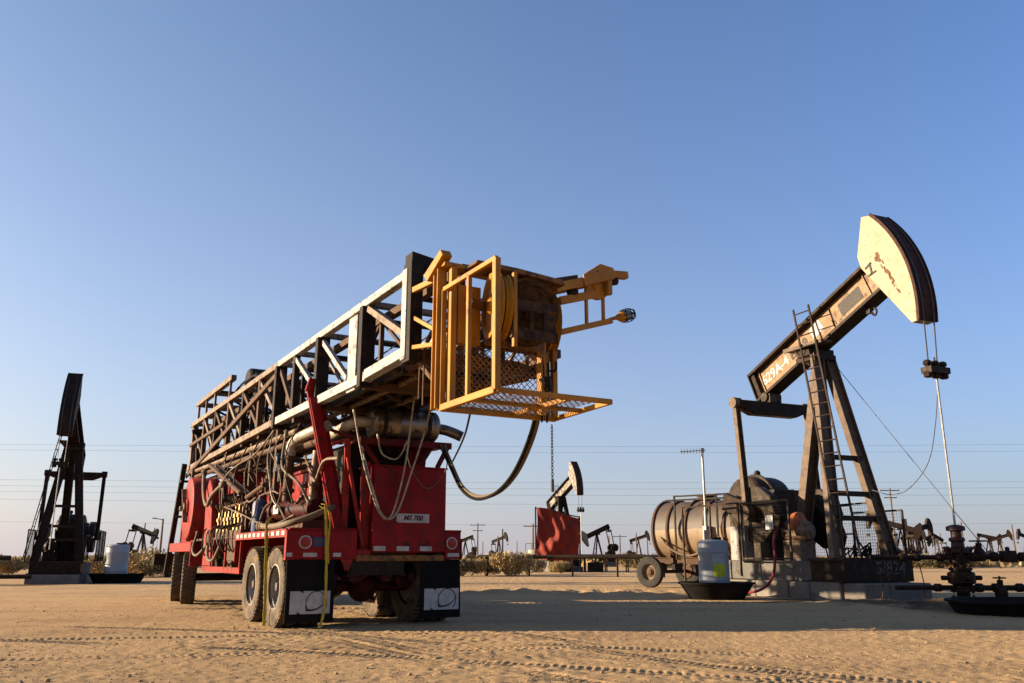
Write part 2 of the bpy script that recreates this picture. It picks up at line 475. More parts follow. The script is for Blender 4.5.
def ground_height(X, Y):
    near = np.clip((70 - np.hypot(X, Y - 8)) / 50, 0, 1)
    h = 0.020 * value_noise(X, Y, 2.4, 1) + 0.008 * value_noise(X, Y, 0.7, 2) + 0.007 * value_noise(X, Y, 0.28, 3) + 0.006 * value_noise(X, Y, 0.10, 4) + 0.008 * value_noise(X, Y, 0.055, 6)
    rough = np.clip(value_noise(X, Y, 2.6, 9) * 2.2 + 0.4, 0, 1)
    h = h + rough * 0.014 * np.abs(value_noise(X, Y, 0.13, 5)) * 2
    h = h * near
    def track(p, d, width, depth, period, curve=0.0, smooth=0.5, s0=-99, s1=99, seed=0):
        nonlocal h
        dx = X - p[0]; dy = Y - p[1]
        s = dx * d[0] + dy * d[1]
        t = -dx * d[1] + dy * d[0] - curve * s * s
        m = np.clip((width / 2 - np.abs(t)) / 0.03, 0, 1) * np.clip((s - s0) / 1.5, 0, 1) * np.clip((s1 - s) / 1.5, 0, 1)
        fade = np.clip(value_noise(X, Y, 1.4, 20 + seed) * 2.6 + 0.58, 0, 1)
        half = np.where(t > 0, 0.5, 0.0)
        ph = s / period + half + np.abs(t) / width * 0.6
        lug = np.clip(np.sin(2 * np.pi * ph) * 2.2, -1, 1)
        rib = np.clip((0.030 - np.abs(t)) / 0.012, 0, 1)
        rim = np.exp(-((np.abs(t) - width / 2 - 0.03) / 0.035) ** 2) * np.clip((s - s0) / 1.5, 0, 1) * np.clip((s1 - s) / 1.5, 0, 1)
        h = h * (1 - 0.6 * m * fade) + fade * (m * (-depth * 0.35 + depth * 0.62 * lug * (1 - rib)) + rim * depth * 0.2)
    b = (-RF.x, -RF.y)                     # the rig drove in this way
    for k, off in enumerate((0.16, 0.52, 2.20, 2.56)):
        p = RIG_O + RX * off
        track((p.x, p.y), b, 0.27, 0.012, 0.085, curve=0.006, s0=-14, s1=9, seed=k)
    c = (math.cos(R(-24)), math.sin(R(-24)))
    track((-0.6, 11.0), c, 0.30, 0.012, 0.085, curve=-0.012, s0=-9, s1=11, seed=5)
    track((-1.0, 9.1), c, 0.30, 0.012, 0.085, curve=-0.012, s0=-9, s1=11, seed=6)
    c = (math.cos(R(-38)), math.sin(R(-38)))
    track((0.9, 9.2), c, 0.26, 0.012, 0.075, curve=0.01, s0=-6, s1=6, seed=7)
    c = (math.cos(R(9)), math.sin(R(9)))
    track((-5.0, 9.0), c, 0.28, 0.010, 0.09, curve=0.012, s0=-9, s1=8, seed=8)
    track((-5.6, 11.2), c, 0.28, 0.010, 0.09, curve=0.012, s0=-9, s1=8, seed=9)
    track((3.0, 13.2), c, 0.28, 0.010, 0.09, curve=0.004, s0=-6, s1=12, seed=10)
    c = (math.cos(R(2)), math.sin(R(2)))
    track((0.0, 17.6), c, 0.35, 0.03, 0.14, curve=0.003, s0=-14, s1=14, seed=11)
    track((0.0, 19.6), c, 0.35, 0.03, 0.14, curve=0.003, s0=-14, s1=14, seed=12)
    # loose mounds pushed up beside the well and the concrete
    for mx, my, mr, mh in ((8.9, 17.9, 0.9, 0.14), (7.6, 19.0, 1.6, 0.09), (10.2, 18.4, 1.1, 0.10), (3.4, 24.5, 2.5, 0.10), (0.5, 23.8, 2.2, 0.10), (-1.0, 24.5, 1.8, 0.08)):
        q = np.hypot((X - mx), (Y - my)) / mr
        h = h + mh * np.exp(-q * q * 1.8) * (1 + 1.0 * value_noise(X, Y, 0.3, 31))
    return h

def axis_coords(fine0, fine1, step, far_lo, far_hi, grow):
    c = list(np.arange(fine0, fine1, step))
    s = step; x = c[-1]
    while x < far_hi:
        s = min(s * grow, 400); x += s; c.append(x)
    s = step; x = c[0]; lo = []
    while x > far_lo:
        s = min(s * grow, 400); x -= s; lo.append(x)
    return np.array(lo[::-1] + c)

gx = axis_coords(-6.6, 7.4, 0.022, -6000, 6000, 1.045)
gy = axis_coords(7.0, 12.6, 0.022, -60, 8000, 1.035)
GX, GY = np.meshgrid(gx, gy)
GZ = ground_height(GX, GY)
nx, ny = len(gx), len(gy)
co = np.stack([GX.ravel(), GY.ravel(), GZ.ravel()], 1)
ii = (np.arange(ny - 1)[:, None] * nx + np.arange(nx - 1)[None, :]).ravel()
quads = np.stack([ii, ii + 1, ii + nx + 1, ii + nx], 1).astype(np.int32)
me = bpy.data.meshes.new("ground")
me.vertices.add(len(co)); me.vertices.foreach_set("co", co.ravel().astype(np.float32))
me.loops.add(quads.size); me.loops.foreach_set("vertex_index", quads.ravel())
me.polygons.add(len(quads)); me.polygons.foreach_set("loop_start", np.arange(0, quads.size, 4, dtype=np.int32))
me.polygons.foreach_set("loop_total", np.full(len(quads), 4, dtype=np.int32))
me.update(calc_edges=True)
me.polygons.foreach_set("use_smooth", np.ones(len(quads), dtype=bool))
me.materials.append(SAND)
ground = bpy.data.objects.new("ground", me)
COL.objects.link(ground)
structure(ground)

def gz(x, y):
    return float(ground_height(np.array([float(x)]), np.array([float(y)]))[0])

# ------------------------------------------------------------------ workover rig
rig = thing("workover_rig", "red oilfield workover rig truck carrying a long lattice mast with yellow crown", "rig truck", (RIG_O.x, RIG_O.y, 0.0), RIG_ROT)

AXR = paint("oily_red_axle", (0.09, 0.008, 0.008), 0.5, dust=0.05, rust=0.5, rustcol=(0.03, 0.012, 0.01), sc=4, spec=0.07)
HUBM = paint("dusty_wheel_disc", (0.10, 0.085, 0.065), 0.6, dust=0.2, rust=0.4, sc=5)
DRED = paint("dark_grimy_red", (0.13, 0.006, 0.006), 0.5, dust=0.04, rust=0.4, rustcol=(0.03, 0.010, 0.008), sc=3, spec=0.1)
# --- wheels
def wheel(parent, x_out, y, side, r=0.58, w=0.29, mat_rim=RIM, z=None, steer=0.0):
    """side -1: outer face towards -x. x_out = outer sidewall plane."""
    z = r - 0.012 if z is None else z
    xc = x_out - side * w / 2
    c = V(xc, y, z)
    ax = V(side * math.cos(steer), math.sin(steer), 0)       # outward
    h = MB()
    h.lathe([(0.0, 0.10), (0.06, 0.095), (0.075, 0.05), (0.09, -0.04), (0.12, -w * 0.28), (0.246, -w * 0.31), (0.246, -w * 0.36), (0.12, -w * 0.36)], c, ax, 16)
    hub = h.build("wheel", HUBM, parent)
    t = MB()
    hw = w / 2
    t.lathe([(0.30, -hw * 0.72), (0.36, -hw * 0.95), (0.46, -hw), (0.54, -hw * 0.93), (r - 0.018, -hw * 0.78), (r - 0.012, 0), (r - 0.018, hw * 0.78), (0.54, hw * 0.93), (0.46, hw), (0.36, hw * 0.95), (0.30, hw * 0.72)], c, ax, 40, caps=False)
    a = ax.orthogonal().normalized(); b = ax.cross(a)
    N = 44
    for i in range(N):
        for sgn in (-1, 1):
            th = 2 * math.pi * (i + (0.5 if sgn > 0 else 0)) / N
            rad = a * math.cos(th) + b * math.sin(th); tan = -a * math.sin(th) + b * math.cos(th)
            p0 = c + rad * (r - 0.004) + ax * (sgn * hw * 0.18); p1 = c + rad * (r - 0.012) + ax * (sgn * hw * 0.9) + tan * 0.02
            t.bar(p0, p1, 0.042, 0.03, rad)
    t.build("tyre", RUB, hub, angle=30)
    m = MB()
    m.lathe([(0.305, hw * 0.88), (0.33, hw * 0.82), (0.318, hw * 0.66), (0.285, hw * 0.5), (0.268, -hw * 0.45), (0.247, -hw * 0.60), (0.252, -hw * 0.66)], c, ax, 32, caps=False)
    for i in range(10):
        th = 2 * math.pi * i / 10
        p = c + (a * math.cos(th) + b * math.sin(th)) * 0.165
        m.tube(p - ax * hw * 0.62, p - ax * (hw * 0.62 - 0.05), 0.018, 6)
    m.build("rim", mat_rim, hub)
    hh = MB()
    for i in range(5):
        th = 2 * math.pi * (i + 0.25) / 5
        p = c + (a * math.cos(th) + b * math.sin(th)) * 0.215
        hh.lathe([(0.032, 0.0), (0.0, 0.001)], p - ax * (hw * 0.60 - 0.006), ax, 10)
    hh.build("hand_holes", DARK, hub)["kind"] = "stuff"
    return hub

for yy in (0.70, 2.10):
    wheel(rig, 0.0, yy, -1); wheel(rig, 0.36, yy, -1)
    wheel(rig, 2.72, yy, 1); wheel(rig, 2.36, yy, 1)
for yy in (7.95, 9.25):
    wheel(rig, -0.06, yy, -1, steer=R(11)); wheel(rig, 2.76, yy, 1, steer=-R(11))

# --- chassis
m = MB()
for x in (0.93, 1.79):
    m.channel((x, 0.05, 0.86), (x, 12.6, 0.86), 0.10, 0.30)
for y in (0.1, 1.4, 2.9, 4.6, 6.3, 8.0, 9.1, 10.6, 12.4):
    m.bar((0.95, y, 0.84), (1.77, y, 0.84), 0.12, 0.22)
m.build("chassis_frame", DARK, rig)
for yy in (0.70, 2.10, 7.95, 9.25):
    m = MB()
    m.tube((0.2, yy, 0.55), (2.52, yy, 0.55), 0.075, 12)
    if yy < 5:
        m.lathe([(0, -0.24), (0.12, -0.22), (0.21, -0.1), (0.24, 0), (0.21, 0.1), (0.12, 0.2), (0.0, 0.21)], (1.36, yy - 0.05, 0.56), (0, 1, 0), 18)
        for x in (0.75, 1.97):
            m.bar((x, yy - 0.55, 0.70), (x, yy + 0.55, 0.70), 0.09, 0.10)
            m.lathe([(0.10, -0.08), (0.14, -0.06), (0.14, 0.06), (0.10, 0.08)], (x, yy - 0.18, 0.66), (0, 1, 0), 14)
    m.build("axle", AXR if yy < 1 else DARK, rig, angle=50)
m = MB(); m.tube((1.36, 2.3, 0.62), (1.36, 8.3, 0.8), 0.06, 10); m.build("drive_shaft", DARK, rig)
m = MB()
m.tube((0.45, 4.7, 0.86), (0.45, 6.0, 0.86), 0.20, 18); m.tube((2.25, 4.2, 0.86), (2.25, 6.0, 0.86), 0.24, 18)
m.build("fuel_tank", BROWN, rig)
m = MB()
for x in (1.05, 1.55):
    m.tube((x, 0.12, 0.72), (x, 0.9, 0.74), 0.09, 12)
m.tube((1.1, 0.18, 0.80), (1.7, 0.18, 0.80), 0.05, 8)
m.path([(1.35, 0.1, 0.98), (1.30, 0.05, 0.85), (1.2, 0.1, 0.72), (1.05, 0.2, 0.62)], 0.03, 6, 5)
m.build("air_brake_pots", AXR, rig)

# --- rear bumper and deck
m = MB()
m.box((-0.03, 0.0, 0.96), (1.02, 0.07, 1.37)); m.bar((0.0, 0.03, 1.385), (1.0, 0.03, 1.385), 0.10, 0.03)
m.build("rear_bumper", RED, rig, 0.006)
m = MB()
m.box((2.455, 0.0, 0.96), (2.73, 0.07, 1.37)); m.bar((2.44, 0.03, 1.385), (2.73, 0.03, 1.385), 0.10, 0.03)
m.build("rear_bumper", RED, rig, 0.006)
m = MB(); m.box((1.02, 0.01, 0.93), (2.45, 0.09, 1.02)); m.build("rear_crossbar", YELD, rig, 0.008)
m = MB(); m.prism([(0.80, 0.86), (0.98, 0.86), (0.92, 0.70), (0.86, 0.70)], (0, 0.04, 0.1), (1, 0, 0), (0, 0, 1), 0.03); m.build("tow_eye", REDW, rig, 0.004)
def tape(x0, x1, z0, z1, y=-0.004):
    t = MB(); t.box((x0, y, z0), (x1, y + 0.003, z1)); t.build("reflective_tape", WLAB, rig)
for x0, x1 in ((-0.02, 0.06), (0.22, 0.42), (0.66, 0.78), (2.50, 2.70)):
    tape(x0, x1, 0.995, 1.05)
for x0, x1 in ((1.27, 1.46), (1.64, 1.84), (2.02, 2.22)):
    tape(x0, x1, 1.08, 1.15, -0.024)
def tail_lamp(x, z):
    a = MB(); a.lathe([(0.095, 0.0), (0.095, 0.012), (0.078, 0.018), (0.072, 0.010)], (x, 0.0, z), (0, -1, 0), 24, caps=False)
    o = a.build("tail_lamp", WLAB, rig)
    b = MB(); b.lathe([(0.070, 0.0), (0.066, 0.016), (0.0, 0.024)], (x, -0.002, z), (0, -1, 0), 20); b.build("lens", REDLENS, o)
tail_lamp(0.24, 1.20); tail_lamp(2.57, 1.20)
m = MB(); m.box((0.36, -0.012, 1.14), (0.58, -0.006, 1.27)); lp = m.build("licence_plate", BLUE, rig)
CHALKB = paint("plate_print", (0.10, 0.11, 0.13), 0.6, dust=0.05, sc=8, bump=0)
m = MB()
for k in range(5):
    m.box((0.385 + k * 0.037, -0.016, 1.18), (0.408 + k * 0.037, -0.0125, 1.235))
m.build("plate_markings", CHALKB, lp)

# --- mud flaps with the white logo panels
def flap(x0, x1):
    f = MB()
    n = 6; pts = []
    for i in range(n + 1):
        z = 0.955 - i * (0.86 / n); y = 0.02 - 0.03 * math.sin(i / n * 2.2) - 0.01 * i / n
        pts.append((z, y))
    for i in range(n):
        (za, ya), (zb, yb) = pts[i], pts[i + 1]
        f.hexa([(x0, yb, zb), (x1, yb, zb), (x1, yb + 0.014, zb), (x0, yb + 0.014, zb), (x0, ya, za), (x1, ya, za), (x1, ya + 0.014, za), (x0, ya + 0.014, za)])
    o = f.build("mud_flap", BLKRUB, rig)
    px0 = x0 + 0.06; W = 0.58; H = 0.31; pz = 0.215; yb = -0.032
    s = MB(); s.box((px0, yb, pz), (px0 + W, yb + 0.004, pz + H)); s.build("logo_panel", WLAB, o)
    k = MB()
    X = lambda u: px0 + W * u
    Z = lambda v: pz + H * v
    for tri in ([(0.235, 1.0), (0.325, 0.9), (0.325, 1.0)], [(0.185, 0.0), (0.185, 0.09), (0.29, 0.0)]):
        k.prism([(X(a), Z(b)) for a, b in tri], (0, yb - 0.0025, 0), (1, 0, 0), (0, 0, 1), 0.003)
    cx, cz, rr = X(0.655), Z(0.48), 0.148
    ring = [(cx + rr * math.cos(t), yb - 0.002, cz + rr * 1.06 * math.sin(t)) for t in np.linspace(R(-50), R(215), 30)]
    k.path(ring, 0.007, 4)
    sw = [V(cx + 0.135, yb - 0.002, cz + 0.03), V(cx + 0.10, yb - 0.002, cz - 0.03), V(cx + 0.03, yb - 0.002, cz - 0.075), V(cx - 0.06, yb - 0.002, cz - 0.10), V(cx - 0.145, yb - 0.002, cz - 0.095)]
    sw = catmull(sw, 5)
    for i in range(len(sw) - 1):
        w = 0.010 + 0.026 * (i / len(sw)) ** 1.5
        k.bar(sw[i], sw[i + 1], 0.003, w, (0, 0, 1))
    k.path([(cx - 0.145, yb - 0.002, cz - 0.095), (cx - 0.152, yb - 0.002, cz - 0.04)], 0.006, 4)
    k.build("logo_mark", INK, o)
flap(0.0, 0.70); flap(2.05, 2.725)

# --- cabinet on the rear
m = MB(); m.box((1.25, -0.02, 1.06), (2.45, 0.62, 2.34)); cab = m.build("rear_cabinet", RED, rig, 0.012)
m = MB(); m.box((1.23, -0.03, 2.335), (2.47, 0.64, 2.36)); m.build("lid", RED, cab, 0.004)
m = MB()
m.prism([(1.62, 1.52), (1.65, 1.50), (2.16, 1.50), (2.16, 1.635), (1.65, 1.635), (1.62, 1.61)], (0, -0.027, 0), (1, 0, 0), (0, 0, 1), 0.008)
npl = m.build("name_plate", WLAB, cab)
lettering("MS 700", 0.105, (1.89, -0.0315, 1.568), (1, 0, 0), (0, 0, 1), INKR, "plate_lettering", npl, 0.003, shear=0.25, font_w=0.003)
m = MB(); m.box((1.02, 0.03, 1.0), (1.245, 0.10, 1.10)); m.box((1.10, 0.12, 1.10), (1.235, 0.16, 2.42)); m.box((1.02, 0.16, 1.10), (1.06, 0.5, 1.4))
m.build("salmon_side_plate", REDW, rig, 0.004)
m = MB(); m.box((1.0, 0.75, 1.02), (2.4, 1.7, 2.72)); m.build("radiator_block", DARK, rig, 0.01)
m = MB()
for i in range(12):
    m.box((1.05, 0.735, 1.45 + i * 0.10), (2.35, 0.748, 1.49 + i * 0.10))
m.build("radiator_louvres", DARK, rig)
# muffler shelf
m = MB(); m.box((0.98, -0.04, 2.70), (2.52, 0.62, 2.75)); m.box((0.98, -0.05, 2.66), (2.52, -0.02, 2.76)); m.build("muffler_shelf", DRED, rig, 0.004)
for p, q in (((1.30, 0.0, 2.36), (1.02, 0.0, 2.70)), ((2.30, 0.02, 2.36), (2.48, 0.02, 2.70)), ((2.0, 0.06, 2.36), (2.22, 0.06, 2.70)), ((2.1, 0.35, 2.36), (2.1, 0.35, 2.70))):
    m = MB(); m.bar(p, q, 0.07, 0.05, (0, 1, 0)); m.build("shelf_brace", DRED, rig, 0.004)
m = MB()
m.lathe([(0.0, 0.0), (0.10, 0.0), (0.215, 0.02), (0.245, 0.05), (0.245, 0.09), (0.235, 0.10), (0.235, 0.42), (0.24, 0.43), (0.24, 0.46), (0.235, 0.47), (0.235, 1.02), (0.245, 1.03), (0.245, 1.09), (0.215, 1.12), (0.09, 1.14), (0.0, 1.14)], (1.19, 0.16, 3.02), (1, 0, 0), 32)
mu = m.build("muffler", MUFF, rig)
m = MB(); m.path([(2.30, 0.16, 3.0), (2.46, 0.12, 2.99), (2.62, 0.05, 2.93), (2.72, 0.0, 2.88)], 0.085, 14, 4); m.build("tail_pipe", MUFF, mu)
for x in (1.38, 2.12):
    m = MB(); m.lathe([(0.250, -0.03), (0.258, -0.02), (0.258, 0.02), (0.250, 0.03)], (x, 0.16, 3.02), (1, 0, 0), 28, caps=False); m.bar((x, 0.16, 2.76), (x, 0.16, 2.80), 0.06, 0.3, (0, 1, 0)); m.build("clamp", DARK, mu)
m = MB(); m.path([(1.20, 0.16, 3.02), (1.02, 0.18, 3.02), (0.92, 0.3, 2.98), (0.90, 0.6, 2.95), (0.90, 1.2, 2.9)], 0.085, 12, 5); m.build("exhaust_elbow", PIPE, rig)
m = MB(); m.path([(0.62, 0.42, 2.96), (0.48, 0.75, 2.90), (0.36, 1.15, 2.82), (0.33, 1.32, 2.74), (0.32, 1.36, 2.58)], 0.085, 14, 4); m.build("exhaust_pipe", PIPE, rig)
m = MB(); m.tube((0.32, 1.36, 2.60), (0.32, 1.40, 1.85), 0.075, 14); m.lathe([(0.10, -0.04), (0.11, -0.03), (0.11, 0.03), (0.10, 0.04)], (0.32, 1.37, 2.36), (0, 0, 1), 14); m.lathe([(0.10, -0.03), (0.11, -0.02), (0.11, 0.02), (0.10, 0.03)], (0.32, 1.39, 2.02), (0, 0, 1), 14); m.build("exhaust_riser", BROWN, rig)
m = MB(); m.path([(0.62, 0.9, 2.62), (0.60, 0.9, 2.3), (0.60, 0.95, 1.8), (0.55, 1.0, 1.5)], 0.07, 12, 4); m.lathe([(0.085, -0.03), (0.085, 0.03)], (0.60, 0.92, 2.1), (0, 0, 1), 12); m.build("engine_pipe", TANST, rig)

# --- red mast rest
for sx in (0, 1):
    X = (lambda v: v) if not sx else (lambda v: 2.72 - v)
    m = MB()
    m.bar((X(0.43), 0.62, 3.52), (X(0.86), 0.12, 1.02), 0.05, 0.24, (1, 0, 0.1)); m.bar((X(0.40), 0.50, 3.40), (X(0.82), 0.02, 1.05), 0.15, 0.03, (0, 1, 0.2))
    m.bar((X(0.36), 0.62, 3.50), (X(0.40), 0.55, 3.70), 0.05, 0.16, (1, 0, 0))
    po = m.build("mast_rest_post", RED, rig, 0.004)
m = MB(); m.tube((0.5, 0.58, 3.28), (2.22, 0.58, 3.28), 0.07, 12); m.bar((0.6, 0.55, 2.95), (1.1, 0.3, 2.75), 0.05); m.build("mast_rest_bar", DRED, rig)
m = MB(); m.bar((0.82, 0.02, 2.45), (1.12, 0.05, 1.15), 0.05, 0.05, (0, 1, 0)); m.bar((0.62, 0.2, 2.66), (0.86, 0.1, 2.72), 0.05, 0.05, (0, 1, 0)); m.bar((0.84, 0.12, 2.70), (0.86, 0.15, 1.10), 0.06, 0.09, (1, 0, 0)); m.build("mast_rest_brace", REDW, rig, 0.004)

# --- fender decks over the rear wheels
for x0, x1 in ((-0.02, 0.80), (1.98, 2.74)):
    m = MB(); m.box((x0, 0.08, 1.355), (x1, 3.25, 1.385)); m.box((x0, 3.25, 0.90), (x1, 3.28, 1.385)); fd = m.build("fender", RED, rig, 0.004)
    ex = x0 - 0.012 if x0 < 1 else x1
    m = MB(); m.box((ex, 0.06, 1.27), (ex + 0.012, 3.28, 1.385)); m.box((ex, 0.0, 0.95), (ex + 0.012, 0.09, 1.27)); m.build("fender_edge", REDW, fd)
    for i in range(11):
        t = MB(); xx = ex - 0.004 if x0 < 1 else ex + 0.013
        t.box((xx, 0.12 + i * 0.285, 1.30), (xx + 0.003, 0.27 + i * 0.285, 1.36)); t.build("reflective_tape", WLAB, fd)
m = MB(); m.box((0.78, 0.1, 1.03), (2.0, 12.4, 1.06)); m.box((0.05, 3.3, 1.32), (0.8, 7.4, 1.36)); m.box((1.98, 3.3, 1.32), (2.7, 7.4, 1.36)); m.build("deck_plate", BROWN, rig)
m = MB(); m.box((0.86, 1.9, 1.06), (2.02, 7.0, 2.42)); m.box((0.82, 1.88, 2.40), (2.06, 7.02, 2.46)); m.build("engine_hood", RED, rig, 0.01)
m = MB()
for i in range(4):
    m.box((0.845, 2.2 + i * 1.15, 1.5), (0.858, 3.1 + i * 1.15, 2.25))
m.build("hood_doors", RED, rig, 0.004)
m = MB(); m.box((0.55, 6.45, 2.30), (0.95, 6.9, 2.70)); m.build("hood_end_box", REDW, rig, 0.01)
m = MB(); m.box((0.55, 4.6, 2.465), (0.80, 5.2, 2.60)); m.build("hood_vent_box", REDW, rig, 0.01)

# --- left side equipment
m = MB(); m.box((0.06, 3.42, 0.92), (0.6, 4.25, 1.31)); m.build("battery_box", BROWN, rig, 0.012)
m = MB()
m.bar((0.08, 3.15, 0.76), (0.08, 6.5, 0.76), 0.05, 0.10); m.bar((0.5, 3.15, 0.76), (0.5, 6.5, 0.76), 0.05, 0.10)
for y in (3.2, 4.4, 5.5, 6.45):
    m.bar((0.08, y, 0.76), (0.5, y, 0.76), 0.05, 0.08); m.bar((0.08, y, 0.76), (0.08, y, 1.32), 0.05, 0.05)
m.build("side_step", REDW, rig)
m = MB(); m.prism([(5.55, 0.82), (6.3, 0.82), (6.4, 1.35), (6.55, 2.35), (6.3, 2.55), (5.95, 2.35), (5.7, 1.35)], (0.08, 0, 0), (0, 1, 0), (0, 0, 1), 0.10); m.build("drum_side_plate", REDW, rig, 0.008)
m = MB()
m.lathe([(0.0, 0.02), (0.20, 0.02), (0.22, -0.02), (0.60, -0.015), (0.66, -0.03), (0.68, -0.06), (0.68, -0.60), (0.62, -0.62), (0.0, -0.62)], (-0.14, 7.75, 2.02), (-1, 0, 0), 36)
dg = m.build("drum_guard", REDW, rig)
m = MB(); m.lathe([(0.13, 0.0), (0.13, 0.05), (0.06, 0.06), (0.05, 0.12), (0.0, 0.12)], (-0.16, 7.75, 2.02), (-1, 0, 0), 16); m.bar((-0.185, 7.5, 1.72), (-0.185, 7.95, 2.45), 0.03, 0.10, (1, 0, 0)); m.build("drum_hub", TANST, dg)
m = MB(); m.lathe([(0.62, 0.0), (0.62, 0.06), (0.34, 0.07), (0.34, 0.95), (0.62, 0.96), (0.62, 1.02)], (0.75, 7.75, 2.0), (1, 0, 0), 28); m.build("cable_drum", DARK, rig)
m = MB(); m.box((-0.08, 7.15, 1.10), (0.42, 9.95, 1.30)); m.box((-0.08, 7.15, 0.80), (0.42, 7.19, 1.30)); m.build("front_fender", REDW, rig, 0.01)
m = MB(); m.box((2.30, 7.15, 1.10), (2.80, 9.95, 1.30)); m.build("front_fender", REDW, rig, 0.01)
m = MB(); m.box((0.45, 9.9, 1.06), (2.3, 11.9, 2.35)); m.build("drawworks_housing", RED, rig, 0.012)
m = MB(); m.bar((-0.05, 12.6, 0.92), (2.78, 12.6, 0.92), 0.18, 0.3); m.build("front_bumper", DARK, rig, 0.01)
# valve bank
m = MB(); m.bar((0.18, 3.5, 1.42), (0.18, 6.2, 1.42), 0.14, 0.10); m.bar((0.22, 3.5, 1.95), (0.22, 6.0, 1.95), 0.04, 0.04); m.build("valve_manifold", BROWN, rig)
for i in range(9):
    y = 3.62 + i * 0.29; hgt = 0.36 + 0.14 * random.random()
    m = MB()
    m.lathe([(0.045, 0), (0.045, 0.06), (0.028, 0.08), (0.028, hgt * 0.5), (0.05, hgt * 0.52), (0.05, hgt * 0.68), (0.025, hgt * 0.72), (0.02, hgt), (0.0, hgt)], (0.16, y, 1.47), (0, 0, 1), 10)
    m.tube((0.16, y, 1.47 + hgt), (0.05 + 0.05 * random.random(), y - 0.03, 1.60 + hgt), 0.010, 6)
    m.lathe([(0.0, -0.02), (0.022, 0), (0.0, 0.025)], (0.08, y - 0.03, 1.60 + hgt), (0, 0, 1), 8)
    m.build("control_valve", BRASS if i % 3 else TANST, rig)
m = MB(); m.lathe([(0.0, 0), (0.12, 0), (0.13, 0.03), (0.13, 0.46), (0.11, 0.52), (0.04, 0.56), (0.03, 0.62), (0.0, 0.62)], (0.24, 2.75, 1.40), (0, 0, 1), 18); m.build("blue_gas_bottle", BLUE, rig)
m = MB(); m.lathe([(0.0, 0.0), (0.10, 0.0), (0.18, 0.03), (0.18, 0.09), (0.15, 0.10), (0.15, 1.35), (0.17, 1.36), (0.17, 1.44), (0.0, 1.47)], (0.34, 2.05, 1.72), (0.22, -1.3, -0.02), 20); rc = m.build("hydraulic_cylinder", AXR, rig)
m = MB(); m.box((0.205, 1.45, 1.66), (0.212, 1.75, 1.80)); m.build("cylinder_label", WLAB, rc)
m = MB(); m.box((0.3, 0.4, 1.385), (0.75, 1.9, 1.52)); m.build("cylinder_bed", BROWN, rig, 0.008)
for p, q, r in (((0.25, 7.6, 2.98), (0.15, 3.9, 2.12), 0.045), ((0.40, 7.6, 2.98), (0.30, 3.9, 2.12), 0.04), ((0.15, 3.4, 2.02), (0.15, 2.2, 2.16), 0.04), ((0.45, 11.0, 3.10), (0.45, 1.5, 3.0), 0.05), ((0.45, 11.0, 2.95), (0.45, 1.9, 2.84), 0.05), ((0.7, 11.5, 2.85), (0.7, 0.8, 2.80), 0.06), ((2.2, 11.5, 2.95), (2.2, 0.8, 2.95), 0.06), ((1.4, 11.0, 2.70), (1.4, 1.7, 2.75), 0.08)):
    m = MB(); m.tube(p, q, r, 10); m.build("hydraulic_tube", BROWN if p[2] < 2.99 else TANST, rig)
for y, x in ((2.6, 0.45), (4.7, 0.5), (6.8, 0.45), (10.4, 0.4)):
    m = MB()
    m.bar((x, y, 1.36), (x, y, 3.15), 0.10, 0.10, (0, 1, 0)); m.bar((x, y, 3.10), (2.72 - x, y, 3.10), 0.10, 0.10); m.bar((2.72 - x, y, 1.36), (2.72 - x, y, 3.15), 0.10, 0.10, (0, 1, 0))
    m.build("mast_support", BROWN, rig)
# greasy clutter in the engine bay: small pipes, filters, brackets
for i in range(46):
    y = 0.9 + 6.0 * random.random(); x = 0.12 + 0.6 * random.random(); z = 1.4 + 1.2 * random.random()
    m = MB(); k = random.random()
    if k < 0.45:
        pts = [V(x, y, z)]
        for j in range(4):
            pts.append(pts[-1] + V(random.uniform(-0.12, 0.12), random.uniform(-0.45, 0.45), random.uniform(-0.3, 0.3)))
        pts = [V(min(max(p.x, 0.05), 0.85), p.y, max(p.z, 1.40)) for p in pts]
        m.path(pts, random.choice((0.012, 0.018, 0.025)), 6, 4)
        m.build("pipe_run", random.choice((DARK, BROWN, HOSE, TANST)), rig)
    elif k < 0.75:
        h = random.uniform(0.15, 0.45); rr = random.uniform(0.04, 0.09)
        m.lathe([(rr * 0.8, 0), (rr, 0.02), (rr, h * 0.8), (rr * 1.15, h * 0.82), (rr * 1.15, h * 0.92), (rr * 0.4, h)], (x + 0.2, y, z - 0.1), (0, 0, 1), 12)
        m.build("filter_canister", random.choice((DARK, BROWN, REDW, BLUE, TANST)), rig)
    else:
        m.bar((x, y, z), (x + 0.05, y + random.uniform(-0.4, 0.4), z + random.uniform(0.1, 0.5)), 0.05, 0.03)
        m.build("bracket", random.choice((DARK, BROWN, TANST)), rig)

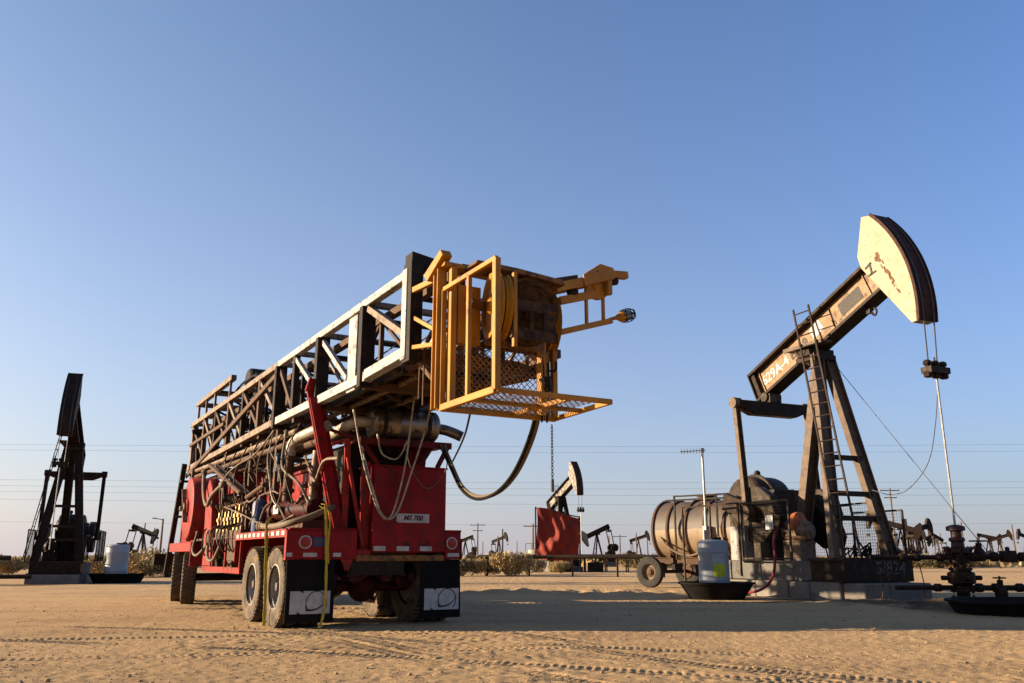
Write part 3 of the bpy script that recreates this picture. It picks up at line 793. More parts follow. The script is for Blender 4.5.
# --- hoses on the rig
def hose(pts, r, mat, name="hose"):
    h = MB(); h.path(pts, r, 8, 6)
    for a_, b_ in ((pts[0], pts[1]), (pts[-1], pts[-2])):      # crimped couplings at both ends
        a_ = Vector(a_); d_ = (Vector(b_) - a_).normalized()
        h.lathe([(r * 1.15, -0.01), (r * 1.6, 0.0), (r * 1.6, 0.05), (r * 1.25, 0.055), (r * 1.25, 0.11), (r * 1.02, 0.115)], a_, d_, 8)
    return h.build(name, mat, rig, angle=60)
hose([(2.40, 0.0, 2.72), (2.32, -0.5, 2.33), (2.25, -1.0, 1.98), (2.19, -1.6, 1.81), (2.12, -2.3, 1.83), (2.0, -3.0, 2.03), (1.88, -3.6, 2.41), (1.78, -4.0, 2.85)], 0.030, HOSE)
hose([(2.36, 0.02, 2.70), (2.28, -0.52, 2.31), (2.21, -1.02, 1.96), (2.15, -1.6, 1.78), (2.07, -2.3, 1.81), (1.95, -3.0, 2.02), (1.83, -3.6, 2.41), (1.73, -4.0, 2.85)], 0.022, BLKRUB)
hose([(2.33, -0.03, 2.69), (2.25, -0.5, 2.42), (2.06, -1.0, 2.34), (1.5, -2.5, 2.50), (0.83, -4.0, 2.60)], 0.013, BLKRUB)
hose([(0.84, -0.1, 3.15), (0.96, -0.1, 2.62), (1.09, -0.15, 2.11), (1.28, -0.2, 1.62), (1.47, -0.2, 1.60), (1.65, -0.2, 2.28), (1.70, -0.3, 3.03), (1.47, -1.0, 3.66)], 0.015, PIPE)
hose([(1.0, -0.07, 2.60), (1.16, -0.18, 1.98), (1.33, -0.22, 1.58), (1.54, -0.22, 1.63), (1.76, -0.25, 2.28), (1.93, -0.4, 3.04), (1.57, -1.5, 3.72)], 0.015, PIPE)
hose([(1.23, -0.12, 2.80), (1.27, -0.12, 2.60), (1.36, -0.12, 2.48), (1.57, -0.12, 2.46), (1.73, -0.14, 2.75)], 0.013, PIPE)
hose([(1.70, -0.12, 2.6), (1.81, -0.12, 2.29), (2.03, -0.12, 2.03), (2.23, -0.12, 2.10), (2.32, -0.3, 2.38), (2.3, -0.1, 2.72)], 0.008, HOSE)
hose([(0.2, 2.0, 3.05), (0.08, 2.75, 2.72), (0.0, 3.5, 2.62), (-0.02, 4.39, 2.5), (0.0, 4.99, 2.25), (0.1, 5.3, 1.9)], 0.015, HOSE)
hose([(0.3, 2.45, 3.09), (0.1, 1.8, 2.7), (0.0, 0.91, 2.37), (-0.02, 0.5, 1.98), (0.0, 0.81, 1.70)], 0.009, HOSE)
hose([(0.3, 2.45, 3.05), (0.12, 2.0, 2.6), (0.02, 1.4, 2.2), (0.0, 1.1, 1.9), (0.05, 0.85, 1.7)], 0.009, PIPE)
hose([(0.30, 1.6, 3.0), (0.15, 1.2, 2.45), (0.1, 0.75, 2.25), (0.2, 0.35, 2.05), (0.35, 0.25, 1.75)], 0.022, HOSE)
hose([(-0.02, 1.59, 1.46), (0.0, 0.9, 1.44), (0.04, 0.3, 1.46), (0.32, 0.1, 1.56), (0.60, 0.12, 1.68), (0.9, 0.4, 1.8)], 0.048, HOSE, "suction_hose")
hose([(0.0, 4.29, 1.88), (-0.05, 2.77, 1.69), (-0.05, 1.48, 1.5), (0.0, 0.84, 1.47), (0.2, 0.5, 1.6)], 0.012, HOSE)
hose([(0.0, 6.8, 2.75), (-0.05, 6.4, 2.3), (-0.06, 5.9, 2.0), (-0.02, 5.6, 2.2), (0.1, 5.2, 2.4)], 0.04, HOSE)
hose([(0.05, 6.0, 1.5), (-0.06, 5.4, 1.0), (-0.04, 4.9, 0.95), (0.05, 4.6, 1.35)], 0.03, HOSE)
hose([(0.05, 7.2, 1.5), (-0.08, 6.9, 1.15), (-0.06, 6.5, 1.02), (0.05, 6.0, 1.25)], 0.028, HOSE)
for i in range(9):
    y = 3.6 + i * 0.33
    hose([(0.16, y, 1.6), (-0.02, y - 0.1, 1.42 + 0.1 * random.random()), (-0.03, y - 0.25, 1.05 + 0.2 * random.random()), (0.2, y - 0.3 + 0.3 * random.random(), 0.98)], 0.014, random.choice((HOSE, BLKRUB, DARK)))
for i in range(7):
    y = 1.0 + i * 0.9
    hose([(0.35, y, 3.05), (0.22, y + 0.2, 2.6 + 0.1 * random.random()), (0.2, y + 0.1, 2.2), (0.25, y - 0.2, 1.8)], 0.011, random.choice((DARK, DARK, BROWN)))

# --- front mast stand
m = MB()
m.bar((0.0, 13.1, 0.55), (0.10, 12.4, 3.35), 0.12, 0.12, (0, 1, 0)); m.build("front_stand_post", DARK, rig)
m = MB(); m.bar((0.36, 12.9, 0.75), (0.30, 12.35, 3.2), 0.09, 0.09, (0, 1, 0)); m.build("front_stand_post", DARK, rig)
m = MB(); m.bar((0.62, 12.3, 0.9), (0.36, 12.1, 3.75), 0.14, 0.14, (0, 1, 0)); m.build("front_stand_post", DARK, rig)
m = MB(); m.bar((0.8, 12.2, 0.9), (0.34, 12.05, 4.18), 0.08, 0.08, (0, 1, 0)); m.bar((0.16, 12.05, 4.15), (0.52, 12.05, 4.22), 0.10, 0.12); m.build("front_stand_post", DARK, rig)
m = MB(); m.bar((2.4, 12.9, 0.75), (2.3, 12.2, 4.0), 0.14, 0.14, (0, 1, 0)); m.build("front_stand_post", DARK, rig)
for z in (1.3, 2.0, 2.9):
    m = MB(); m.bar((0.03, 12.95 - 0.2 * z, z), (0.62, 12.5, z), 0.06, 0.06); m.build("front_stand_rung", DARK, rig)
m = MB(); m.box((0.06, 12.62, 2.15), (0.28, 12.78, 2.65)); m.build("front_work_light", BROWN, rig, 0.01)

for o_ in [c for c in rig.children if c.name.startswith("front_stand") or c.name.startswith("front_work")]:
    for v in o_.data.vertices: v.co.x += 0.22; v.co.y -= 1.0
# --- mast (lower section), its chords as the part, posts and braces as sub-parts
XL, XR, ZT, ZB = 0.50, 2.22, 4.42, 3.36
m = MB()
for x in (XL, XR):
    m.bar((x, -3.05, ZT), (x, 3.0, ZT), 0.12, 0.11)
mast = m.build("mast_lower_section", WHITE, rig, 0.006)
def sub(name, p, q, w, h, mat, par=mast, up=(1, 0, 0)):
    b = MB(); b.bar(p, q, w, h, up); return b.build(name, mat, par, 0.004)
for x in (XL, XR):
    sub("top_chord", (x, 3.0, ZT), (x, 11.8, ZT), 0.11, 0.11, TANST)
    sub("bottom_chord", (x, 3.0, ZB), (x, 11.8, ZB - 0.10), 0.12, 0.13, TANST)
    sub("bottom_chord", (x, -1.6, ZB), (x, 3.0, ZB), 0.13, 0.13, WHITE)
    sub("bottom_chord", (x, -3.0, 3.42), (x, -1.6, 3.38), 0.13, 0.14, WHITE)
ys = [-1.45, 0.55, 2.0, 3.0, 4.4, 5.8, 7.2, 8.6, 10.0, 11.5]
for k, y in enumerate(ys):
    for x in (XL, XR):
        heavy = k in (0, 1, 3)
        w = 0.20 if heavy else 0.10
        sub("post", (x + 0.004, y, ZB - (0.13 if heavy else 0.02)), (x + 0.004, y, ZT - 0.05), w, 0.13, DARK if heavy or k in (2, 5, 7) else (TANST if k % 2 else BROWN), up=(0, 1, 0))
        if k == 0:
            sub("post", (x, y + 0.52, ZB - 0.1), (x, y + 0.52, ZT - 0.05), 0.34, 0.04, WHITE, up=(1, 0, 0))
        if k < len(ys) - 1:
            y2 = ys[k + 1] if k else ys[1]
            ya = y + (0.7 if k == 0 else 0.05)
            sub("brace", (x, y2 - 0.05, ZT - 0.12), (x, ya, ZB + 0.12), 0.08, 0.07, WHITE if k < 2 else (TANST if k % 2 else BROWN), up=(1, 0, 0))
        sub("brace", (x, -1.55, ZT - 0.1), (x, -2.95, ZB + 0.25), 0.09, 0.09, TANST, up=(1, 0, 0)) if k == 0 else None
    sub("cross_beam", (XL, y, ZB - 0.10), (XR, y, ZB - 0.10), 0.12, 0.10, BROWN, up=(0, 0, 1))
    sub("cross_beam", (XL, y, ZT), (XR, y, ZT), 0.10, 0.08, TANST, up=(0, 0, 1))
    if k:
        sub("brace", (XL, ys[k - 1], ZB - 0.04), (XR, y, ZB - 0.04), 0.06, 0.06, BROWN, up=(0, 0, 1))
# end portal
for x in (XL - 0.01, XR + 0.01):
    sub("portal_post", (x, -3.06, 3.26), (x, -3.06, 4.52), 0.16, 0.24, DARK, up=(0, 1, 0))
    sub("portal_flange", (x - 0.085 if x < 1 else x + 0.085, -3.0, 3.30), (x - 0.085 if x < 1 else x + 0.085, -3.0, 4.45), 0.02, 0.14, WHITE, up=(0, 1, 0))
sub("portal_beam", (XL + 0.08, -3.06, 3.36), (XR - 0.08, -3.06, 3.36), 0.14, 0.14, BROWN, up=(0, 0, 1))
b = MB(); b.prism([(-0.09, -0.10), (0.36, -0.10), (0.24, 0.05), (-0.09, 0.10)], (XL + 0.01, -3.06, 4.54), (1, 0, 0), (0, 0, 1), 0.22); b.build("portal_cap", DARK, mast, 0.006)
sub("portal_strut", (0.60, -3.05, 3.30), (0.95, -3.2, 2.85), 0.08, 0.06, TANST)
sub("portal_strut", (XR, -2.9, 3.28), (XR - 0.3, -1.2, 3.32), 0.08, 0.06, BROWN)
# rails standing on the far end of the mast
for x in (0.62, 2.1):
    sub("rail", (x, 7.6, 5.02), (x, 11.9, 5.02), 0.12, 0.12, TANST, up=(0, 0, 1))
    for y in (7.9, 9.6, 10.7, 11.75):
        sub("rail_post", (x, y, 3.1), (x, y, 4.98), 0.055, 0.055, TANST, up=(0, 1, 0))
sub("rail", (0.62, 11.85, 5.02), (2.1, 11.85, 5.02), 0.12, 0.12, BROWN, up=(0, 0, 1))
sub("rail", (0.62, 9.7, 5.0), (2.1, 9.7, 5.0), 0.5, 0.06, DARK, up=(0, 0, 1))
sub("rail", (0.45, 7.4, 3.9), (0.45, 11.6, 3.86), 0.08, 0.06, BROWN, up=(1, 0, 0))
sub("long_brace", (0.42, 11.6, 3.05), (0.42, 3.0, 4.2), 0.10, 0.05, BROWN, up=(1, 0, 0))
# travelling block lying on the mast
b = MB()
b.prism([(7.0, 4.55), (8.4, 4.55), (8.7, 4.8), (8.4, 5.12), (7.4, 5.15), (6.9, 4.85)], (1.3, 0, 0), (0, 1, 0), (0, 0, 1), 0.5)
b.lathe([(0.30, -0.35), (0.34, -0.3), (0.34, 0.3), (0.30, 0.35)], (1.3, 7.7, 4.95), (1, 0, 0), 24)
for i in range(6):
    b.path([(0.9 + 0.15 * i, 6.3, 4.62), (0.95 + 0.14 * i, 6.9, 4.95 + 0.1 * random.random()), (1.0 + 0.12 * i, 8.5, 5.05), (0.9 + 0.15 * i, 9.3, 4.75)], 0.03, 6, 4)
b.build("travelling_block", DARK, rig)
# inner mast section
m = MB()
IX0, IX1, IZ0, IZ1 = 0.74, 1.98, 3.36, 4.22
for x in (IX0, IX1):
    for z in (IZ0, IZ1):
        m.bar((x, -4.0, z), (x, 10.5, z), 0.10, 0.10)
inner = m.build("mast_upper_section", BROWN, rig)
yy = -3.9; k = 0
while yy < 10:
    for x in (IX0, IX1):
        sub("post", (x, yy, IZ0), (x, yy, IZ1), 0.06, 0.06, DARK if k % 2 else BROWN, inner, (0, 1, 0))
        sub("brace", (x, yy, IZ0 if k % 2 else IZ1), (x, yy + 1.25, IZ1 if k % 2 else IZ0), 0.045, 0.045, BROWN if k % 3 else TANST, inner, (1, 0, 0))
    sub("cross_bar", (IX0, yy, IZ0), (IX1, yy, IZ0), 0.06, 0.06, BROWN, inner, (0, 0, 1))
    sub("cross_bar", (IX0, yy, IZ1), (IX1, yy, IZ1), 0.06, 0.06, DARK, inner, (0, 0, 1))
    yy += 1.25; k += 1
# drilling lines and rods strung along inside the mast
for i in range(6):
    x = 0.85 + i * 0.2
    m = MB(); m.path([(x, -4.0, 4.0 - 0.04 * i), (x + 0.02, 0.0, 3.75 - 0.03 * i), (x, 6.0, 3.6), (x, 10.5, 3.7)], 0.012, 5, 5); m.build("drilling_line", WIRE, rig)
for i in range(5):
    x = 0.7 + i * 0.3
    m = MB(); m.tube((x, -2.4 + 0.2 * i, 3.31 + 0.01 * i), (x, 9.5, 3.20), 0.04, 8); m.build("stored_rod", TANST if i % 2 else DARK, rig)
m = MB(); m.box((0.75, -2.7, 3.42), (2.0, 1.6, 3.45)); m.build("mast_underpan", DARK, rig)
m = MB(); m.box((1.0, -1.9, 3.28), (1.8, -1.0, 3.40)); m.tube((0.6, -2.2, 3.34), (2.1, -2.2, 3.34), 0.05, 10); m.build("mast_latch", BROWN, rig, 0.006)

for i in range(34):
    y = 2.4 + 8.6 * random.random(); x = 0.7 + 1.2 * random.random(); z = 3.45 + 0.85 * random.random()
    m = MB(); k = random.random()
    if k < 0.6:
        m.path([(x, y, z), (x + random.uniform(-.1, .1), y + 0.5, z + random.uniform(-.25, .2)), (x + random.uniform(-.15, .15), y + 1.1, z + random.uniform(-.3, .2)), (x, y + 1.7, z)], random.choice((0.02, 0.03, 0.045)), 6, 4)
        m.build("stowed_cable", random.choice((DARK, DARK, BROWN, HOSE)), rig)
    else:
        m.box((x - 0.12, y, z - 0.1), (x + 0.12, y + random.uniform(0.2, 0.7), z + random.uniform(0.02, 0.15))); m.build("stowed_gear", random.choice((DARK, BROWN)), rig, 0.02)
for i in range(8):
    y = 5.2 + 0.75 * i; h0 = 4.45 + 0.25 * random.random()
    m = MB(); m.path([(0.6, y, ZT), (0.8, y + 0.2, h0 + 0.12), (1.2, y + 0.3, h0), (1.7, y + 0.1, h0 + 0.15), (2.1, y, ZT)], 0.03, 6, 4); m.build("stowed_cable", DARK, rig)
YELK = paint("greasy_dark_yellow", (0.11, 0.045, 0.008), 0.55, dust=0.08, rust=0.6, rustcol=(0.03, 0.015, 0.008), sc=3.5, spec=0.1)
# --- crown (yellow)
m = MB()
for x, w in ((0.50, 0.10), (2.02, 0.10)):
    m.channel((x, -3.92, 2.56), (x, -3.92, 4.22), 0.13, 0.12, 0.02, (0, 1, 0))
for x in (0.60, 1.9):
    m.bar((x, -4.06, 2.58), (x, -4.06, 4.20), 0.08, 0.10, (0, 1, 0))
m.bar((0.46, -4.0, 4.20), (2.05, -4.0, 4.16), 0.22, 0.05); m.prism([(-0.25, -0.08), (0.20, 0.10), (0.26, 0.02), (-0.15, -0.18)], (0.47, -3.9, 4.25), (0, -1, 0), (0, 0, 1), 0.14)
m.bar((0.5, -3.0, 4.15), (0.5, -3.95, 4.08), 0.06, 0.07); m.bar((0.52, -3.0, 3.45), (0.5, -3.95, 3.30), 0.06, 0.05); m.bar((0.52, -3.05, 3.85), (0.52, -3.9, 3.45), 0.04, 0.05)
crown = m.build("crown_frame", YEL, rig, 0.005)
for p, q, w in (((1.15, -4.6, 3.2), (1.15, -4.6, 4.05), 0.05),):
    sub("crown_strut", p, q, w, w, YEL, crown, (0, 1, 0))
b = MB(); b.box((0.66, -4.1, 3.30), (0.98, -3.98, 3.98)); b.build("crown_side_plate", YEL, crown, 0.006)
b = MB(); b.box((1.05, -4.12, 3.62), (1.90, -4.07, 3.80)); b.box((1.05, -4.12, 3.32), (1.90, -4.07, 3.48))
for x in (1.05, 1.30, 1.50, 1.70):
    b.box((x, -4.118, 3.48), (x + 0.10, -4.072, 3.62))
b.build("crown_back_plate", YELD, crown, 0.004)
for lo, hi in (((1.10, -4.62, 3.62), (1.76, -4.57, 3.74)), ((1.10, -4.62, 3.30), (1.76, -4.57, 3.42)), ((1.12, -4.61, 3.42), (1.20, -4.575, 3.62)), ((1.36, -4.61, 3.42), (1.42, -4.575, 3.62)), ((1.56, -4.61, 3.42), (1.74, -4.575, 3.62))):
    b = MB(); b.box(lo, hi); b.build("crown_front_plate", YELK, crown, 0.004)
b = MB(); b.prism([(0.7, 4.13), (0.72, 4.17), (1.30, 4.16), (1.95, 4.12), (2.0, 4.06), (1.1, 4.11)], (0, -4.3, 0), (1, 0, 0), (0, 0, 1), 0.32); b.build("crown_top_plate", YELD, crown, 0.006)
def sheave(c, ax, r, mat, w=0.09):
    s = MB()
    s.lathe([(0.07, -w * 0.7), (0.09, -w * 0.5), (0.10, -w * 0.18), (r * 0.80, -w * 0.18), (r * 0.86, -w * 0.5), (r, -w * 0.5), (r * 0.90, 0), (r, w * 0.5), (r * 0.86, w * 0.5), (r * 0.80, w * 0.18), (0.10, w * 0.18), (0.09, w * 0.5), (0.07, w * 0.7)], c, ax, 36)
    return s.build("sheave", mat, crown)
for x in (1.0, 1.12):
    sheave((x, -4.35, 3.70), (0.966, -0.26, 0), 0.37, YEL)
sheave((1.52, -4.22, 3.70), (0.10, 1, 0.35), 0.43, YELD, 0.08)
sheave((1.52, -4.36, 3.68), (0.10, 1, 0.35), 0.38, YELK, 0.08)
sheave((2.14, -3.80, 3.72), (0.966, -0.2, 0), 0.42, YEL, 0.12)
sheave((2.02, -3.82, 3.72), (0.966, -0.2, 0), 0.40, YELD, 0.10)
b = MB(); b.tube((0.7, -4.3, 3.72), (2.2, -3.85, 3.72), 0.055, 12); b.build("sheave_axle", BROWN, crown)
# guard basket
m = MB()
BX, Y0, Y1, Z0, Z1 = 0.52, -5.22, -3.98, 2.57, 3.92
rr = 0.07
m.bar((BX, Y0, Z0), (BX, Y0, Z1), rr, rr, (0, 1, 0)); m.bar((BX, Y0, Z1), (BX, Y1, Z1), 0.05, 0.05); m.bar((BX, Y0, Z0), (BX, Y1, Z0), rr, rr); m.bar((BX, Y1, Z0), (BX, Y1, Z1), rr, rr, (0, 1, 0))
m.bar((BX, -4.62, Z0), (BX, -4.62, Z1), 0.05, 0.05, (0, 1, 0))
bask = m.build("guard_basket", YEL, rig, 0.004)
m = MB()
m.bar((BX, Y0, Z0), (2.04, Y0, Z0), 0.05, 0.05); m.bar((BX, Y1, Z0), (2.16, Y1, Z0), 0.06, 0.07); m.bar((2.04, Y0, Z0), (2.16, Y1, Z0), 0.05, 0.05); m.bar((BX, -4.6, Z0), (2.10, -4.6, Z0), 0.045, 0.045); m.bar((1.5, Y0 + 0.02, Z0), (1.5, Y1, Z0), 0.04, 0.05)
m.build("platform_frame", YEL, bask, 0.004)
m = MB(); m.bar((2.13, -4.0, Z0), (2.13, -4.0, 4.22), 0.07, 0.07, (0, 1, 0)); m.build("corner_post", YEL, bask, 0.004)
def expanded(o, ux, uy, W, H, name, mat, par, pw=0.115, ph=0.052, r=0.006):
    o = Vector(o); ux = Vector(ux).normalized(); uy = Vector(uy).normalized(); e = MB()
    rows = int(H / ph); cols = int(W / pw)
    nrm = ux.cross(uy)
    for j in range(rows):
        base = j * ph; fl = 1 if j % 2 else -1
        for i in range(cols * 2):
            xa = i * pw / 2; xb = (i + 1) * pw / 2
            ya = base + ph / 2 + fl * (ph / 2 if i % 2 == 0 else -ph / 2); yb = base + ph / 2 + fl * (ph / 2 if i % 2 else -ph / 2)
            e.bar(o + ux * xa + uy * ya, o + ux * xb + uy * yb, 0.004, r * 2, uy)
    ob = e.build(name, mat, par); ob["kind"] = "stuff"
    return ob
expanded((0.58, -3.99, 2.60), (1, 0, 0), (0, 0, 1), 1.52, 0.78, "expanded_mesh", YELD, bask, 0.085, 0.038, 0.0045)
expanded((0.56, -5.2, Z0), (1, 0, 0), (0, 1, 0), 1.40, 1.20, "expanded_mesh", YELD, bask, 0.095, 0.045, 0.005)
# catline boom and lamp
for y in (-4.22, -4.02):
    sub("boom_arm", (2.02, y, 4.10), (2.96, y, 4.40), 0.035, 0.11, YEL, crown, (0, 0, 1))
sub("boom_arm", (2.05, -4.12, 4.20), (2.42, -4.12, 4.30), 0.10, 0.08, BROWN, crown, (0, 0, 1))
sub("boom_arm", (2.15, -4.12, 3.98), (2.92, -4.12, 4.20), 0.05, 0.10, YEL, crown, (0, 0, 1))
sub("boom_arm", (2.84, -4.12, 4.43), (3.28, -4.12, 4.47), 0.09, 0.09, YEL, crown, (0, 0, 1))
sub("boom_arm", (2.90, -4.2, 4.14), (2.90, -4.2, 4.46), 0.07, 0.07, YEL, crown, (0, 1, 0))
b = MB(); b.prism([(2.46, 4.18), (2.98, 4.36), (2.94, 4.48), (2.72, 4.50), (2.44, 4.32)], (0, -4.25, 0), (1, 0, 0), (0, 0, 1), 0.02); b.build("boom_plate", YEL, crown)
sheave((2.76, -4.12, 4.28), (0, 1, 0), 0.20, YEL, 0.06)
for p, q in (((2.98, -4.12, 4.34), (3.10, -4.12, 4.37)), ((2.3, -4.12, 4.11), (2.42, -4.12, 4.13))):
    b = MB(); b.tube(p, q, 0.05, 8); b.build("boom_pin", DARK, crown)
sub("lamp_bracket", (2.12, -4.12, 3.58), (3.0, -4.12, 3.84), 0.05, 0.07, YEL, crown, (0, 0, 1))
for x, z0 in ((2.58, 3.73), (2.86, 3.80)):
    sub("lamp_bracket", (x, -4.12, z0), (x, -4.12, z0 + 0.50), 0.035, 0.045, YEL, crown, (0, 1, 0))
b = MB(); lp0 = V(3.02, -4.12, 3.87); ld = V(1, -0.15, 0.28).normalized()
b.lathe([(0.02, -0.05), (0.025, 0.05), (0.05, 0.10), (0.075, 0.14), (0.075, 0.16)], lp0, ld, 14)
lam = b.build("caged_lamp", YEL, crown)
b = MB(); b.lathe([(0.055, 0.15), (0.06, 0.26), (0.03, 0.31), (0.0, 0.32)], lp0, ld, 14); b.build("bulb_glass", GALV, lam)
b = MB(); a1 = ld.orthogonal().normalized(); a2 = ld.cross(a1)
for i in range(8):
    t = 2 * math.pi * i / 8; e = a1 * math.cos(t) + a2 * math.sin(t)
    b.path([lp0 + ld * 0.14 + e * 0.075, lp0 + ld * 0.24 + e * 0.085, lp0 + ld * 0.33 + e * 0.06, lp0 + ld * 0.36], 0.006, 5, 3)
for o_, r_ in ((0.17, 0.08), (0.25, 0.086), (0.32, 0.064)):
    b.path([lp0 + ld * o_ + (a1 * math.cos(t) + a2 * math.sin(t)) * r_ for t in np.linspace(0, 2 * math.pi, 17)], 0.006, 5)
b.build("lamp_cage", DARK, lam)
def narrow(o_):
    for v in o_.data.vertices: v.co.x = 0.45 + (v.co.x - 0.5) * 0.905
    for c in o_.children: narrow(c)
narrow(crown); narrow(bask)
# hook, dangling lines and chain at the crown
b = MB(); b.path([(1.80, -4.05, 3.12), (1.90, -4.05, 3.12), (1.93, -4.05, 3.16), (1.93, -4.05, 3.24)], 0.012, 6); b.build("rope_hook", DARK, crown)
m = MB(); m.path([(1.70, -4.1, 3.3), (1.72, -4.1, 2.95), (1.72, -4.05, 2.5)], 0.012, 5, 4); m.path([(1.78, -4.1, 3.2), (1.79, -4.1, 2.9), (1.79, -4.05, 2.5)], 0.012, 5, 4); m.tube((1.72, -4.12, 3.02), (1.78, -4.12, 2.85), 0.07, 10, 0.04); m.build("tail_line", DARK, rig)
def chain(p, L, name, parent, link=0.05, r=0.0045):
    c = MB(); p = Vector(p); n = int(L / (link * 0.72))
    for i in range(n):
        cc = p - V(0, 0, i * link * 0.72 + link / 2); d = V(1, 0, 0) if i % 2 else V(0, 1, 0)
        c.path([cc + d * (0.013 * math.cos(t)) + V(0, 0, link / 2 * math.sin(t)) for t in np.linspace(0, 2 * math.pi, 9)], r, 4)
    return c.build(name, DARK, parent)
chain((1.76, -4.2, 2.46), 0.62, "hanging_chain", rig)
m = MB(); m.tube((1.76, -4.2, 1.84), (1.76, -4.2, 1.70), 0.018, 6); m.build("chain_weight", DARK, rig)
for x, y, z0, z1 in ((0.60, -3.2, 3.4, 2.75), (0.72, -2.8, 3.3, 2.9)):
    m = MB(); m.path([(x, y, z0), (x + 0.02, y + 0.05, (z0 + z1) / 2), (x + 0.04, y + 0.1, z1)], 0.012, 6, 5); m.build("hanging_line", BROWN, rig)
# right-hand ladder and hose bundle seen past the cabinet
m = MB()
for i in range(9):
    pts = [(2.50 + 0.02 * i, 1.0 + 0.3 * i, 2.2 + 0.1 * random.random()), (2.78, 1.0 + 0.25 * i, 1.9), (2.82, 0.9 + 0.3 * i, 1.6), (2.7, 0.8 + 0.3 * i, 1.42)]
    m.path(pts, 0.025, 6, 4)
m.build("hose_bundle", BLKRUB, rig)

# --- two yellow straps thrown over the rig's side (they lie on it)
def strap(pts, w, name, label):
    s = MB()
    P = catmull([Vector(RIG_O + RX * a + RF * b + V(0, 0, c)) for a, b, c in pts], 6)
    dd = RF if abs(pts[0][0]) < 0.1 else RX
    for i in range(len(P) - 1):
        ww = w * (1 + 0.15 * math.sin(i * 1.3))
        a = dd * ww / 2; n = dd.cross(P[i + 1] - P[i]).normalized() * 0.003
        s.hexa([P[i] - a - n, P[i] + a - n, P[i] + a + n, P[i] - a + n, P[i + 1] - a - n, P[i + 1] + a - n, P[i + 1] + a + n, P[i + 1] - a + n])
    return tag(s.build(name, TAPEY, None), label, "strap", "yellow straps hanging off the rig")
strap([(0.10, 1.05, 1.62), (-0.045, 1.05, 1.52), (-0.05, 1.02, 1.2), (-0.05, 0.95, 0.73), (-0.055, 0.84, 0.3), (-0.07, 0.78, 0.02)], 0.045, "tie_down_strap", "yellow strap hanging in front of the rig's rear left wheel")
strap([(0.50, 0.12, 1.75), (0.50, -0.05, 1.70), (0.52, -0.055, 1.35), (0.545, -0.06, 0.95), (0.555, -0.075, 0.5), (0.53, -0.09, 0.2), (0.49, -0.10, 0.03)], 0.038, "tie_down_strap", "twisted yellow strap hanging over the rig's left mud flap")
s2 = strap([(0.46, 0.1, 1.72), (0.57, -0.045, 1.60), (0.56, -0.05, 1.2), (0.575, -0.058, 0.9)], 0.03, "tie_down_strap", "short yellow strap end hanging beside the rig's licence plate")

# ------------------------------------------------------------------ pumpjacks
def wire_grid(o, ux, uy, W, H, step, r, name, mat, par):
    o = Vector(o); ux = Vector(ux).normalized(); uy = Vector(uy).normalized(); e = MB()
    for i in range(int(W / step) + 1):
        e.tube(o + ux * i * step, o + ux * i * step + uy * H, r, 3, caps=False)
    for j in range(int(H / step) + 1):
        e.tube(o + uy * j * step, o + uy * j * step + ux * W, r, 3, caps=False)
    ob = e.build(name, mat, par); ob["kind"] = "stuff"
    return ob

